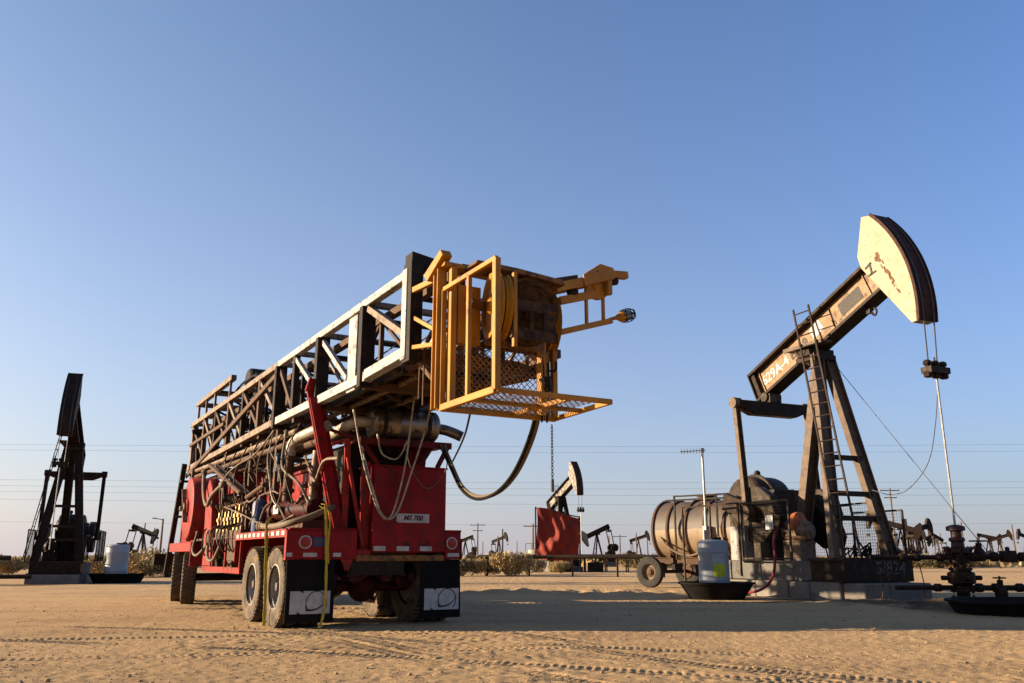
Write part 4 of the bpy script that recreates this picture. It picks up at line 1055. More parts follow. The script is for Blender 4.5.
def pumpjack(label, loc, rz, scale=1.0, th=0.40, mats=None, detail=2, group=None, text=False, base=True):
    """Local +x points to the well; th is the beam's tilt (head up)."""
    M = dict(web=BEAMT, flange=OILY, head=CREAM, front=RUSTF, leg=LEGT, steel=OILY, gear=GEARB)
    if mats: M.update(mats)
    root = thing("pumpjack", label, "pumpjack", (loc[0], loc[1], 0), rz, group, scale)
    zp = 6.63; Rd = 3.58
    ct, st = math.cos(th), math.sin(th)
    ub = V(ct, 0, st); nb = V(-st, 0, ct); piv = V(0, 0, zp)
    bm = lambda a, b, y=0.0: piv + ub * a + nb * b + V(0, y, 0)
    def P(name, mb, mat, par=root, bev=0.0):
        return mb.build(name, mat, par, bev if detail > 1 else 0)
    # base
    if base:
        blocks = [(-3.5, -1.65), (-1.63, -0.42), (-0.40, 0.32), (0.34, 1.30), (1.32, 1.95)] if detail > 1 else [(-3.5, 1.95)]
        for k, (a, b) in enumerate(blocks):
            m = MB(); yy = 1.14 if k < 4 else 1.05
            m.box((a, -yy, -0.05), (b, yy, 0.40 + 0.012 * (k % 2))); P("concrete_block", m, CONC, bev=0.02)
        m = MB(); m.box((-3.4, -0.98, 0.415), (0.38, 0.98, 0.89)); P("concrete_plinth", m, CONCD, bev=0.02)
    sk = MB()
    for y in (-1.0, 1.0):
        sk.channel((0.3, y, 0.68), (1.40, y, 0.68), 0.22, 0.52, 0.04)
    for x in (0.45, 1.34):
        sk.bar((x, -1.0, 0.68), (x, 1.0, 0.68), 0.14, 0.5)
    sk.box((0.4, -0.98, 0.93), (1.4, 0.98, 0.96))
    skid = P("base_skid", sk, M['steel'])
    if text:
        sh = MB(); sh.box((1.425, -1.08, 0.43), (1.445, 1.08, 0.97)); P("skid_plate", sh, OILY)
        lettering("5/824", 0.42, (1.447, 0.35, 0.72), (0, 1, 0), (0, 0, 1), CHALK, "painted_number", root, 0.003, shear=0.1)
    # samson post
    for nm, p, q, w in (("A", (0.26, -0.05, 6.1), (-1.05, -0.10, 0.9), 0.24), ("B", (0.30, -0.22, 6.1), (1.06, -0.90, 0.94), 0.15), ("C", (0.22, 0.22, 6.1), (1.02, 0.90, 0.94), 0.18)):
        m = MB(); m.channel(p, q, w, 0.34, 0.035, (0, 1, 0)); P("post_leg", m, M['leg'])
    for z in (1.9, 2.5, 3.4):
        k = (6.1 - z) / 5.16
        m = MB(); m.bar((0.20 + 0.86 * k, -0.22 - 0.68 * k, z), (0.22 + 0.80 * k, 0.22 + 0.68 * k, z), 0.12, 0.12); P("post_crossbar", m, M['steel'])
    m = MB(); m.box((-0.36, -0.34, 5.98), (0.40, 0.34, 6.12)); m.box((-0.22, -0.42, 6.10), (0.26, 0.42, 6.30)); m.tube((0, -0.44, 6.25), (0, 0.44, 6.25), 0.13, 14); P("saddle_bearing", m, M['steel'], bev=0.01)
    # beam
    m = MB(); m.bar(bm(-2.5, 0.02), bm(2.75, 0.02), 0.05, 0.82, nb)
    for a in np.linspace(-2.2, 2.2, 5):
        m.bar(bm(a, -0.38), bm(a, 0.42), 0.02, 0.0 + 0.14, V(0, 1, 0)) if detail > 1 and abs(a) > 1.9 else None
    beam = P("walking_beam", m, M['web'])
    for b in (-0.40, 0.44):
        m = MB(); m.bar(bm(-2.5, b), bm(2.75, b), 0.46, 0.075, nb); P("flange", m, M['flange'], beam)
    m = MB(); m.bar(bm(-2.515, 0.02), bm(-2.48, 0.02), 0.46, 0.92, nb); m.bar(bm(-2.48, 0.02, -0.10), bm(-2.32, 0.02, -0.10), 0.12, 0.80, nb); P("end_plate", m, M['flange'], beam)
    if text:
        lettering("629A-4", 0.40, bm(-1.62, 0.05, -0.030), ub, nb, WLAB, "beam_lettering", beam, 0.003, font_w=0.008)
        lettering("B-19", 0.40, bm(-0.55, 0.05, -0.030), ub, nb, INKG, "beam_lettering", beam, 0.003, font_w=0.008)
        m = MB(); m.bar(bm(1.15, 0.05, -0.031), bm(1.95, 0.05, -0.031), 0.006, 0.36, nb); P("dark_patch", m, INKG, beam)
        m = MB(); m.bar(bm(0.02, 0.10, -0.031), bm(0.45, 0.18, -0.031), 0.006, 0.34, nb); P("white_patch", m, WLAB, beam)
        lettering("h", 0.30, bm(0.85, -0.10, -0.030), ub, nb, RUSTF, "beam_lettering", beam, 0.003)
        m = MB(); m.box((-0.06, -0.05, -0.08), (0.06, 0.05, 0.08)); pp = bm(1.9, -0.52)
        m.v = [tuple(Vector(v) + pp) for v in m.v]; m.path([pp + V(0.05, 0, -0.05), pp + V(0.16, 0, -0.16), pp + V(0.22, 0, -0.05), pp + V(0.16, 0, 0.03)], 0.03, 6, 4); P("beam_clamp", m, M['steel'], beam)
    # horsehead
    a0, a1 = -0.515, 0.385
    arc = [(Rd * math.cos(t), Rd * math.sin(t)) for t in np.linspace(a0, a1, 18)]
    poly = arc + [(3.06, 1.52), (2.45, 0.72), (2.40, 0.40), (2.92, -1.70)]
    m = MB(); m.prism(poly, piv, ub, nb, 0.50); head = P("horsehead", m, M['head'], bev=0.008)
    m = MB()
    for i in range(17):
        (xa, za), (xb, zb) = arc[i], arc[i + 1]
        m.bar(piv + ub * xa + nb * za, piv + ub * xb + nb * zb, 0.60, 0.06, ub)
    P("head_face", m, M['front'], head)
    for s in (-0.29, 0.29):
        m = MB()
        for i in range(17):
            (xa, za), (xb, zb) = arc[i], arc[i + 1]
            m.bar(piv + ub * (xa * 1.004) + nb * (za * 1.004) + V(0, s, 0), piv + ub * (xb * 1.004) + nb * (zb * 1.004) + V(0, s, 0), 0.03, 0.07, ub)
        P("face_rim", m, M['front'], head)
    if text:
        m = MB(); pa = bm(2.62, 0.12, -0.262)
        for (u0, v0), (u1, v1) in (((-0.12, 0.16), (0.10, 0.18)), ((0.06, 0.20), (-0.02, -0.10)), ((-0.14, -0.06), (0.12, -0.10))):
            m.bar(pa + ub * u0 + nb * v0, pa + ub * u1 + nb * v1, 0.006, 0.05, nb)
        P("head_marking", m, INK, head)
        for k in range(16):
            f = k / 15.0
            c = bm(2.93 + 0.10 * f + random.gauss(0, 0.03), 0.30 - 1.15 * f + random.gauss(0, 0.03), -0.2535)
            w = random.uniform(0.015, 0.05) * (1.3 - f * 0.8); hh = random.uniform(0.03, 0.10)
            m = MB(); m.prism([(-w, -hh * random.uniform(.3, 1)), (w * random.uniform(0, .6), -hh), (w, -hh * random.uniform(-.2, .6)), (w * random.uniform(.3, 1), hh * .8), (-w * random.uniform(0, .5), hh), (-w * random.uniform(.6, 1.2), hh * random.uniform(0, .5))], c, ub, nb, 0.005); P("rust_scab", m, paint_rust, head)
    # bridle, carrier, rod
    t_hang = -th
    up = [piv + ub * ((Rd + 0.045) * math.cos(t)) + nb * ((Rd + 0.045) * math.sin(t)) for t in np.linspace(t_hang, a1 - 0.12, 10)]
    zc = 5.05
    for y in (-0.17, 0.17):
        m = MB(); m.path([V(Rd - 0.02, y * 0.8, zc)] + [p + V(0, y, 0) for p in up], 0.016, 6); P("bridle_cable", m, WIRE)
    m = MB(); m.box((Rd - 0.10, -0.30, zc - 0.08), (Rd + 0.18, 0.30, zc + 0.06))
    for y in (-0.24, 0.0, 0.24):
        m.lathe([(0.07, -0.18), (0.10, -0.16), (0.10, -0.05), (0.06, -0.03), (0.06, 0.10), (0.09, 0.12), (0.09, 0.19), (0.05, 0.22)], (Rd + 0.04, y, zc), (0, 0, 1), 8)
    P("carrier_bar", m, M['steel'])
    m = MB(); m.tube((Rd + 0.04, 0, zc + 0.3), (Rd + 0.04, 0, 1.45), 0.024, 8); P("polished_rod", m, GALV)
    # equalizer and pitmans
    ex, ez = bm(-2.15, -0.45).x, bm(-2.15, -0.45).z - 0.34
    m = MB(); m.prism([(-1.22, 0.14), (1.22, 0.14), (1.22, -0.05), (0.75, -0.24), (-0.75, -0.24), (-1.22, -0.05)], (ex, 0, ez), (0, 1, 0), (0, 0, 1), 0.30); eq = P("equalizer", m, M['steel'], bev=0.015)
    m = MB(); m.box((ex - 0.18, -0.2, ez + 0.13), (ex + 0.18, 0.2, ez + 0.38)); m.tube((ex, -0.26, ez + 0.30), (ex, 0.26, ez + 0.30), 0.13, 12); P("tail_bearing", m, M['gear'], eq)
    px_, pz_ = -1.62, 2.12
    if th < 0: px_, pz_ = -2.9, 3.3
    for y in (-1.25, 1.25):
        m = MB(); m.channel((ex, y, ez + 0.1), (px_, y, pz_), 0.14, 0.16, 0.03, (0, 1, 0)); m.lathe([(0.15, -0.12), (0.15, 0.12)], (ex, y, ez + 0.06), (0, 1, 0), 12); m.lathe([(0.20, -0.12), (0.20, 0.12)], (px_, y, pz_), (0, 1, 0), 14); P("pitman_arm", m, M['leg'])
    # gear reducer, cranks and counterweights
    gx_, gz_ = -2.6, 2.40
    m = MB(); m.lathe([(0.5, -0.66), (0.52, -0.60), (0.74, -0.56), (0.78, -0.42), (0.78, -0.2), (0.86, -0.19), (0.86, -0.10), (0.78, -0.09), (0.78, 0.4), (0.74, 0.55), (0.5, 0.62)], (gx_, 0, gz_), (0, 1, 0), 28); m.box((gx_ - 0.75, -0.5, 0.9), (gx_ + 0.9, 0.5, gz_)); m.box((gx_ + 0.4, -0.45, gz_ - 0.5), (gx_ + 1.15, 0.45, gz_ + 0.35)); m.lathe([(0.05, 0), (0.09, 0.02), (0.09, 0.12), (0.03, 0.16)], (gx_ + 0.1, -0.1, gz_ + 0.8), (0, 0, 1), 10); P("gear_reducer", m, M['gear'], bev=0.02)
    ang = math.atan2(pz_ - gz_, px_ - gx_)
    cd = V(math.cos(ang), 0, math.sin(ang)); cn = V(-math.sin(ang), 0, math.cos(ang))
    for y in (-0.95, 0.95):
        m = MB(); m.prism([(-0.35, -0.24), (2.0, -0.16), (2.0, 0.16), (-0.35, 0.24)], (gx_, y, gz_), cd, cn, 0.16); cr = P("crank_arm", m, M['steel'], bev=0.01)
        for sgn in (-1, 1):
            m = MB(); m.prism([(0.55, sgn * 0.20), (0.75, sgn * 0.62), (1.2, sgn * 0.74), (1.7, sgn * 0.60), (1.95, sgn * 0.20)][::sgn], (gx_, y + (0.10 if y > 0 else -0.10), gz_), cd, cn, 0.26); P("counterweight", m, M['gear'], cr, 0.02)
    # prime mover and belt guard
    m = MB(); m.lathe([(0.0, -0.40), (0.20, -0.38), (0.27, -0.30), (0.27, 0.28), (0.22, 0.36), (0.10, 0.38), (0.0, 0.40)], (-0.55, -0.55, 1.62), (1, 0.2, 0), 18); m.box((-0.85, -0.8, 0.9), (-0.25, -0.3, 1.40)); P("electric_motor", m, TANST if text else M['gear'])
    if text:
        m = MB(); m.lathe([(0.0, 0.30), (0.20, 0.28), (0.285, 0.20), (0.285, 0.08)], (-0.62, -0.62, 1.82), (1, 0.2, 0), 18); P("motor_cap", m, ORANGE)
    m = MB(); m.prism([(-0.25, 1.2), (0.30, 1.2), (0.42, 1.5), (0.30, 1.8), (-0.95, 2.75), (-1.4, 2.7), (-1.55, 2.3), (-1.35, 1.9)], (-0.7, 0.72, 0), (1, 0, 0), (0, 0, 1), 0.22); P("belt_guard", m, M['steel'], bev=0.01)
    if detail > 1:
        # ladder, platform
        m = MB(); s1 = (V(-0.12, -0.50, 7.40), V(1.52, -1.20, 1.02)); off = V(0.56, 0, 0)
        for o_ in (V(0, 0, 0), off):
            m.bar(s1[0] + o_, s1[1] + o_, 0.05, 0.03, (0, 1, 0))
        lad = P("ladder", m, M['steel'])
        n = 20
        for i in range(n):
            k = (i + 0.5) / n
            p = s1[0].lerp(s1[1], k); r = MB(); r.tube(p, p + off, 0.017, 6); P("rung", r, M['steel'], lad)
        m = MB(); m.box((-0.55, -0.55, 6.32), (0.85, -0.22, 6.37)); m.bar((-0.55, -0.55, 6.34), (0.85, -0.55, 6.34), 0.05, 0.10); m.bar((-0.2, -0.5, 6.3), (0.0, -0.2, 5.9), 0.05); m.bar((0.6, -0.5, 6.3), (0.3, -0.2, 5.9), 0.05); P("platform", m, M['leg'])
        # guard fences
        def fence(x0, x1, y, z0, z1, name="guard_fence"):
            f = MB()
            n_ = max(2, int((x1 - x0) / 1.0) + 1)
            for i in range(n_):
                x = x0 + (x1 - x0) * i / (n_ - 1); f.bar((x, y, z0), (x, y, z1), 0.045, 0.045, (0, 1, 0))
            f.bar((x0, y, z1), (x1, y, z1), 0.045, 0.045); f.bar((x0, y, z0 + 0.05), (x1, y, z0 + 0.05), 0.04, 0.04)
            fo = P(name, f, M['gear'])
            wire_grid((x0 + 0.02, y - 0.012, z0 + 0.06), (1, 0, 0), (0, 0, 1), x1 - x0 - 0.04, z1 - z0 - 0.06, 0.075, 0.0035, "wire_mesh", M['steel'], fo)
            return fo
        f1 = fence(-1.70, 0.12, -1.42, 0.90, 2.36)
        for xx in (-4.3, -3.0, -1.78):
            m = MB(); m.bar((xx, -1.44, 0.0 if xx < -3.5 else 0.5), (xx, -1.44, 2.36), 0.045, 0.045, (0, 1, 0)); P("handrail_post", m, M['gear'])
        m = MB(); m.bar((-4.3, -1.44, 2.38), (-1.75, -1.44, 2.38), 0.045, 0.045); P("handrail", m, M['steel'])
        fence(-0.3, 1.3, 1.08, 0.98, 2.1); fence(-3.6, 0.2, 1.45, 0.90, 2.36)
        if text:
            m = MB(); m.box((-0.71, -1.452, 1.66), (-0.43, -1.446, 2.02)); sg = P("notice_sign", m, WLAB, f1)
            m = MB(); m.box((-0.66, -1.456, 1.88), (-0.50, -1.453, 1.97)); m.box((-0.68, -1.456, 1.73), (-0.46, -1.453, 1.80)); P("sign_print", m, GREYM, sg)
            m = MB(); m.box((-2.35, -1.30, 0.9), (-1.72, -1.02, 1.78)); eb = P("electrical_cabinet", m, GREYM, bev=0.01)
            m = MB(); m.box((-2.30, -1.312, 0.95), (-1.77, -1.302, 1.73)); P("cabinet_door", m, GREYM, eb)
            m = MB(); m.path([(-0.45, -1.30, 1.72), (-0.42, -1.47, 1.4), (-0.40, -1.50, 0.9), (-0.55, -1.52, 0.45), (-1.0, -1.6, 0.16), (-1.8, -1.75, 0.10), (-2.6, -1.9, 0.14)], 0.035, 8, 6); P("red_hose", m, REDHOSE)
            m = MB(); m.path(sagline((0.2, 0.3, 6.1), (3.9, 0.9, 0.75), 0.02), 0.008, 4); P("guy_wire", m, WIRE)
            m = MB(); m.path([(Rd, 0.1, 4.95), (3.35, 0.15, 4.0), (2.9, 0.3, 3.1), (2.2, 0.4, 2.55), (1.5, 0.55, 2.45), (0.9, 0.6, 2.6)], 0.010, 5, 6); P("sensor_cable", m, WIRE)
            for i in range(14):
                x = 0.5 + 0.9 * random.random(); y = -0.9 + 1.7 * random.random()
                m = MB(); m.path([(x, y, 0.96), (x + random.uniform(-.2, .2), y, 1.15 + 0.25 * random.random()), (x + random.uniform(-.4, .4), y + random.uniform(-.2, .2), 1.0)], 0.02, 5, 4); P("cable_loop", m, BLKRUB)
    return root

CHALK = paint("faded_chalk_paint", (0.21, 0.20, 0.19), 0.8, dust=0.02, sc=12, var=0.6, rust=0.5, rustcol=(0.03, 0.025, 0.02), bump=0)
GEARB = paint("greasy_brown_gearbox", (0.10, 0.068, 0.045), 0.5, dust=0.2, rust=0.85, rustcol=(0.022, 0.014, 0.010), sc=2.0, spec=0.1)
paint_rust = paint("rust_scab", (0.15, 0.07, 0.028), 0.8, dust=0.1, sc=9)
FARB = paint("dark_far_steel", (0.028, 0.018, 0.013), 0.6, dust=0.05, sc=3, spec=0.1)
DK = dict(web=FARB, flange=OILY, head=FARB, front=OILY, leg=OILY, steel=OILY, gear=OILY)
WB = paint("faded_white_beam", (0.33, 0.31, 0.28), 0.6, dust=0.3, rust=0.5, rustcol=(0.10, 0.06, 0.04), sc=2)
GW = dict(web=WB, flange=DARK, head=WB, front=RUSTF, leg=DARK, steel=DARK, gear=BROWN)
PJ = (8.04, 21.97); PR = -66
main_pj = pumpjack("large pumpjack with cream horsehead and tan beam marked 629A-4 beside the wheeled tank", PJ, PR, 1.0, 0.40, text=True, group="pumpjacks on the oilfield")
pumpjack("dark brown pumpjack seen nearly end on, standing beside a white barrel and ladder", (-17.5, 34.0), -70, 0.85, 0.41, DK, group="pumpjacks on the oilfield")
pumpjack("pumpjack with white streaked horsehead rising behind the red tarpaulin screen", (3.45, 61.0), -66, 0.80, 0.42, GW, group="pumpjacks on the oilfield")
pumpjack("rusty pumpjack with lowered head just right of the red tarpaulin", (8.7, 88.0), -165, 0.52, -0.42, dict(DK, head=WB), 1, group="pumpjacks on the oilfield")
pumpjack("dark pumpjack between the large pumpjack's leg and the distant tall pole", (40.9, 92.0), -25, 0.62, -0.30, DK, 1, group="pumpjacks on the oilfield")
pumpjack("tiny distant pumpjack left of the wellhead pipe, its head lowered", (89.5, 190.0), -20, 0.78, -0.38, DK, 1, group="pumpjacks on the oilfield")
pumpjack("tiny distant pumpjack beyond the wellhead valve handwheel, pale head lowered", (103.5, 190.0), -15, 0.78, -0.22, DK, 1, group="pumpjacks on the oilfield")
pumpjack("distant bare pumpjack above the brush beside the rig's front wheels", (-55.2, 130.0), -10, 0.72, -0.36, DK, 1, group="pumpjacks on the oilfield")
pumpjack("distant reddish pumpjack cut off at the edge, beyond the left pipes", (-52.4, 85.0), -20, 0.66, 0.35, DK, 1, group="pumpjacks on the oilfield")
pumpjack("small distant pumpjack standing right of the rig's rear mud flap", (-10.0, 190.0), -200, 0.70, -0.35, DK, 1, group="pumpjacks on the oilfield")
pumpjack("small dark pumpjack in the cluster beside the distant tall pole", (50.0, 110.0), -120, 0.62, 0.30, DK, 1, group="pumpjacks on the oilfield")
pumpjack("tiny dark pumpjack between the pole and the lowered head pumpjack", (64.0, 140.0), -30, 0.62, 0.25, DK, 1, group="pumpjacks on the oilfield")

pumpjack("dark pumpjack with raised head directly behind the large pumpjack's front leg", (36.6, 86.0), -150, 0.60, 0.35, DK, 1, group="pumpjacks on the oilfield")
pumpjack("dark pumpjack facing away in the crowded cluster under the tall crossarm pole", (45.6, 98.0), 20, 0.60, 0.20, DK, 1, group="pumpjacks on the oilfield")
pumpjack("faint small pumpjack on the skyline beyond the salmon capped riser", (118.0, 200.0), -160, 0.80, 0.30, DK, 1, group="pumpjacks on the oilfield")
pumpjack("faint small pumpjack on the skyline between the brush and the red tarpaulin", (-3.6, 230.0), -30, 0.80, 0.32, DK, 1, group="pumpjacks on the oilfield")
for lab_, x_, y_, rz_, th_ in (("small dark pumpjack on the skyline just left of the wellhead, head raised", 78.0, 160.0, -150, 0.35), ("small dark pumpjack beyond the wellhead's left flow line, head down", 70.0, 150.0, 10, -0.3),
                               ("small dark pumpjack between the wellhead and the plain pole, head raised", 92.0, 165.0, -25, 0.3), ("small dark pumpjack on the skyline right of the rusty far pumpjack, by the thin poles", 24.5, 170.0, -20, 0.3)):
    pumpjack(lab_, (x_, y_), rz_, 0.66, th_, DK, 1, group="pumpjacks on the oilfield")
# ------------------------------------------------------------------ wellhead of the large pumpjack
wx, wy = PJ[0] + 3.62 * math.cos(R(PR)), PJ[1] + 3.62 * math.sin(R(PR))
well = thing("wellhead", "dark oily wellhead with red stuffing box below the large pumpjack's rod", "wellhead", (wx, wy, 0))
def flange(mb, z, r, t=0.05):
    mb.lathe([(r, -t / 2), (r, t / 2)], (0, 0, z), (0, 0, 1), 20)
    for i in range(8):
        a = 2 * math.pi * i / 8; mb.tube((r * 0.84 * math.cos(a), r * 0.84 * math.sin(a), z - t), (r * 0.84 * math.cos(a), r * 0.84 * math.sin(a), z + t), 0.018, 6)
m = MB(); m.tube((0, 0, -0.05), (0, 0, 1.1), 0.13, 18); flange(m, 0.16, 0.24); flange(m, 0.30, 0.24); m.lathe([(0.16, 0.40), (0.27, 0.46), (0.27, 0.66), (0.16, 0.72)], (0, 0, 0), (0, 0, 1), 16); flange(m, 0.74, 0.23); flange(m, 0.90, 0.21)
for a in (0, 1.57, 3.14, 4.71):
    m.tube((0.2 * math.cos(a), 0.2 * math.sin(a), 0.56), (0.42 * math.cos(a), 0.42 * math.sin(a), 0.56), 0.05, 8)
m.build("casing_head", OILY, well)
m = MB(); m.lathe([(0.13, 1.05), (0.24, 1.08), (0.24, 1.16), (0.13, 1.20), (0.12, 1.30), (0.16, 1.32), (0.16, 1.38), (0.11, 1.40), (0.11, 1.52), (0.19, 1.54), (0.19, 1.62), (0.08, 1.66), (0.0, 1.66)], (0, 0, 0), (0, 0, 1), 18)
for i in range(6):
    a = 2 * math.pi * i / 6 + 0.3; m.tube((0.2 * math.cos(a), 0.2 * math.sin(a), 1.02), (0.28 * math.cos(a), 0.28 * math.sin(a), 1.2), 0.035, 6)
m.build("stuffing_box", WELLR, well)
def pipe_run(name, x0, x1, z, r, y=0.0, collars=()):
    p = MB(); p.tube((x0, y, z), (x1, y, z), r, 12)
    for c in collars: p.lathe([(r * 1.3, -0.08), (r * 1.7, -0.05), (r * 1.7, 0.05), (r * 1.3, 0.08)], (c, y, z), (1, 0, 0), 12)
    return p.build(name, OILY, well)
pipe_run("flow_line", 0.1, 2.2, 0.99, 0.06, 0, (0.3, 0.75, 1.05, 1.35, 1.7)); pipe_run("flow_line", -1.9, -0.1, 0.98, 0.05, 0, (-0.4, -0.9, -1.2))
pipe_run("casing_line", 0.1, 2.2, 0.36, 0.055, 0, (0.35, 0.7, 1.2)); pipe_run("casing_line", -1.4, -0.1, 0.36, 0.05, 0.05, (-0.5,))
m = MB(); m.box((0.92, -0.13, 0.88), (1.18, 0.13, 1.12)); m.tube((1.05, 0, 1.1), (1.05, 0, 1.2), 0.05, 8); m.build("check_valve", OILY, well, 0.02)
def gate_valve(x, z, hw):
    v = MB(); v.lathe([(0.10, -0.12), (0.13, -0.05), (0.13, 0.05), (0.09, 0.12), (0.06, 0.16), (0.06, 0.26)], (x, 0, z), (0, 0, 1), 12)
    o = v.build("gate_valve", OILY, well)
    w = MB(); w.path([(x + hw * math.cos(t), hw * math.sin(t), z + 0.30) for t in np.linspace(0, 2 * math.pi, 17)], 0.016, 5)
    for i in range(3):
        t = i * math.pi / 3; w.tube((x - hw * math.cos(t), -hw * math.sin(t), z + 0.30), (x + hw * math.cos(t), hw * math.sin(t), z + 0.30), 0.012, 5)
    w.tube((x, 0, z + 0.2), (x, 0, z + 0.34), 0.02, 6); w.build("handwheel", OILY, o)
gate_valve(0.45, 1.02, 0.17); gate_valve(0.80, 0.26, 0.12)
m = MB(); m.tube((1.62, 0, 0.3), (1.62, 0, 1.12), 0.075, 12)
for z in (0.42, 0.62, 0.86): m.lathe([(0.09, -0.04), (0.12, -0.02), (0.12, 0.02), (0.09, 0.04)], (1.62, 0, z), (0, 0, 1), 12)
rs = m.build("pipe_riser", OILY, well)
m = MB(); m.lathe([(0.11, 0), (0.13, 0.02), (0.13, 0.11), (0.10, 0.13), (0, 0.13)], (1.62, 0, 1.10), (0, 0, 1), 14); m.build("riser_cap", REDW, rs)
for k, (x, y) in enumerate(((-1.62, 0.3), (-1.38, 0.5), (-0.75, 0.25))):
    m = MB(); m.path([(x, y, 0.0), (x + 0.06, y, 0.35), (x + 0.02, y, 0.72), (x - 0.05, y, 0.96)], 0.012, 5, 4); m.build("tubing", BROWN, well)

def tray(name, label, loc, rx, ry, h, mat, power=3.2, inset=0.16):
    n = 40; m = MB()
    def ring(fx, fy, z):
        out = []
        for i in range(n):
            t = 2 * math.pi * i / n; c, s_ = math.cos(t), math.sin(t)
            out.append((fx * math.copysign(abs(c) ** (2 / power), c), fy * math.copysign(abs(s_) ** (2 / power), s_), z))
        return out
    rings = [ring(rx - inset, ry - inset, 0), ring(rx - 0.05, ry - 0.05, h - 0.05), ring(rx, ry, h - 0.04), ring(rx, ry, h), ring(rx - 0.06, ry - 0.06, h), ring(rx - inset - 0.03, ry - inset - 0.03, 0.03)]
    vs_ = [p for r_ in rings for p in r_]; fs = []
    for k in range(len(rings) - 1):
        for i in range(n):
            j = (i + 1) % n; fs.append((k * n + i, k * n + j, (k + 1) * n + j, (k + 1) * n + i))
    fs.append(tuple(range(n - 1, -1, -1))); fs.append(tuple(range((len(rings) - 1) * n, len(rings) * n)))
    m.add(vs_, fs); o = m.build(name, mat); o.location = loc
    return tag(o, label, "tray")
tray("containment_tray", "low black oil catch tray on the ground by the wellhead", (10.0, 16.0, 0.0), 2.05, 1.25, 0.24, PANB, 2.6)
# ------------------------------------------------------------------ barrels
def barrel(label, loc, r, h, mat, labels=False, rz=0):
    root = thing("chemical_barrel", label, "barrel", loc, rz, "chemical barrels at the wells")
    m = MB(); m.lathe([(0.0, 0.0), (r * 0.96, 0.0), (r, 0.03), (r, h * 0.30), (r * 1.012, h * 0.31), (r, h * 0.32), (r, h * 0.78), (r * 1.012, h * 0.79), (r, h * 0.80), (r, h * 0.94), (r * 0.97, h * 0.97), (r * 0.75, h), (0.0, h + 0.02)], (0, 0, 0), (0, 0, 1), 36)
    m.build("drum_body", mat, root)
    m = MB(); m.lathe([(0.13, 0), (0.13, 0.05), (0.0, 0.055)], (0.08, -0.05, h + 0.01), (0, 0, 1), 16); m.build("lid", PANB, root)
    m = MB(); m.tube((r * 0.9, -0.12, 0.10), (r * 1.15, -0.18, 0.10), 0.03, 8); m.tube((-0.02, -r * 0.98, 0.10), (-0.02, -r * 1.12, 0.10), 0.035, 8); m.build("outlet_tap", DARK, root)
    if labels:
        for nm, z0, z1, a0, a1, mt, rr in (("yellow_label", 0.50, 0.80, -104, -54, YLAB, 1.008), ("white_label", 0.805, 1.02, -106, -58, WLAB, 1.012)):
            l = MB(); k = 8
            for i in range(k):
                t0 = R(a0 + (a1 - a0) * i / k); t1 = R(a0 + (a1 - a0) * (i + 1) / k); q = r * rr; q2 = q + 0.003
                l.hexa([(q * math.cos(t0), q * math.sin(t0), z0), (q * math.cos(t1), q * math.sin(t1), z0), (q2 * math.cos(t1), q2 * math.sin(t1), z0), (q2 * math.cos(t0), q2 * math.sin(t0), z0),
                        (q * math.cos(t0), q * math.sin(t0), z1), (q * math.cos(t1), q * math.sin(t1), z1), (q2 * math.cos(t1), q2 * math.sin(t1), z1), (q2 * math.cos(t0), q2 * math.sin(t0), z1)])
            l.build(nm, mt, root)
    return root
def nearz(x, y): return gz(x, y)
tray("containment_tray", "black plastic tray holding the barrel with the yellow label", (4.93, 21.35, 0.0), 0.90, 0.80, 0.40, PANB, 2.6, 0.28)
barrel("white plastic barrel with yellow label standing in a black tray", (4.90, 21.35, 0.03), 0.365, 1.36, PLAST, True)
tray("containment_tray", "black tray under the barrel beside the dark end-on pumpjack", (-15.35, 34.3, 0.0), 1.05, 0.8, 0.36, PANB, 2.6, 0.2)
barrel("plain white barrel standing beside the dark end-on pumpjack", (-15.4, 34.2, 0.03), 0.42, 1.42, PLAST)
barrel("small beige barrel standing left of the red tarpaulin", (1.52, 57.6, 0.0), 0.50, 1.45, paint("beige_plastic", (0.50, 0.45, 0.36), 0.6, dust=0.2, sc=3))

# ------------------------------------------------------------------ wheeled tank
tk = thing("tank_trailer", "rusty two-tone horizontal tank on wheels behind the large pumpjack", "tank trailer", (5.35, 30.1, 0), -42)
TL, TRd, TZ = 4.8, 0.98, 1.83
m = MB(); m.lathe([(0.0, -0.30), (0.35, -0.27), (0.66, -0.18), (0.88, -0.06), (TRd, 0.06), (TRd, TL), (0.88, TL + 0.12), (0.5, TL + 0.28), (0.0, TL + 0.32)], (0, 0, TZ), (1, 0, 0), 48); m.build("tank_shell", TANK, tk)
for x in (0.06, 0.62, 1.30, 2.0, 2.7, 3.4, 4.1, 4.76):
    m = MB(); m.lathe([(TRd + 0.002, -0.035), (TRd + 0.05, -0.035), (TRd + 0.05, 0.035), (TRd + 0.002, 0.035)], (x, 0, TZ), (1, 0, 0), 48, caps=False); m.build("tank_hoop", BROWN, tk)
m = MB(); m.lathe([(0.25, 0), (0.25, 0.16), (0.32, 0.17), (0.32, 0.22), (0, 0.24)], (1.6, 0, TZ + TRd - 0.04), (0, 0, 1), 20); m.build("manhole", BROWN, tk)
m = MB(); m.bar((0.2, -0.3, TZ + TRd + 0.05), (4.5, -0.3, TZ + TRd + 0.05), 0.06, 0.06); m.bar((-0.1, 0, TZ + TRd + 0.04), (0.4, 0, TZ + TRd + 0.06), 0.06, 0.06); m.build("top_rail", DARK, tk)
m = MB()
for y in (-0.5, 0.5):
    m.channel((-0.2, y, 0.86), (5.2, y, 0.86), 0.12, 0.22)
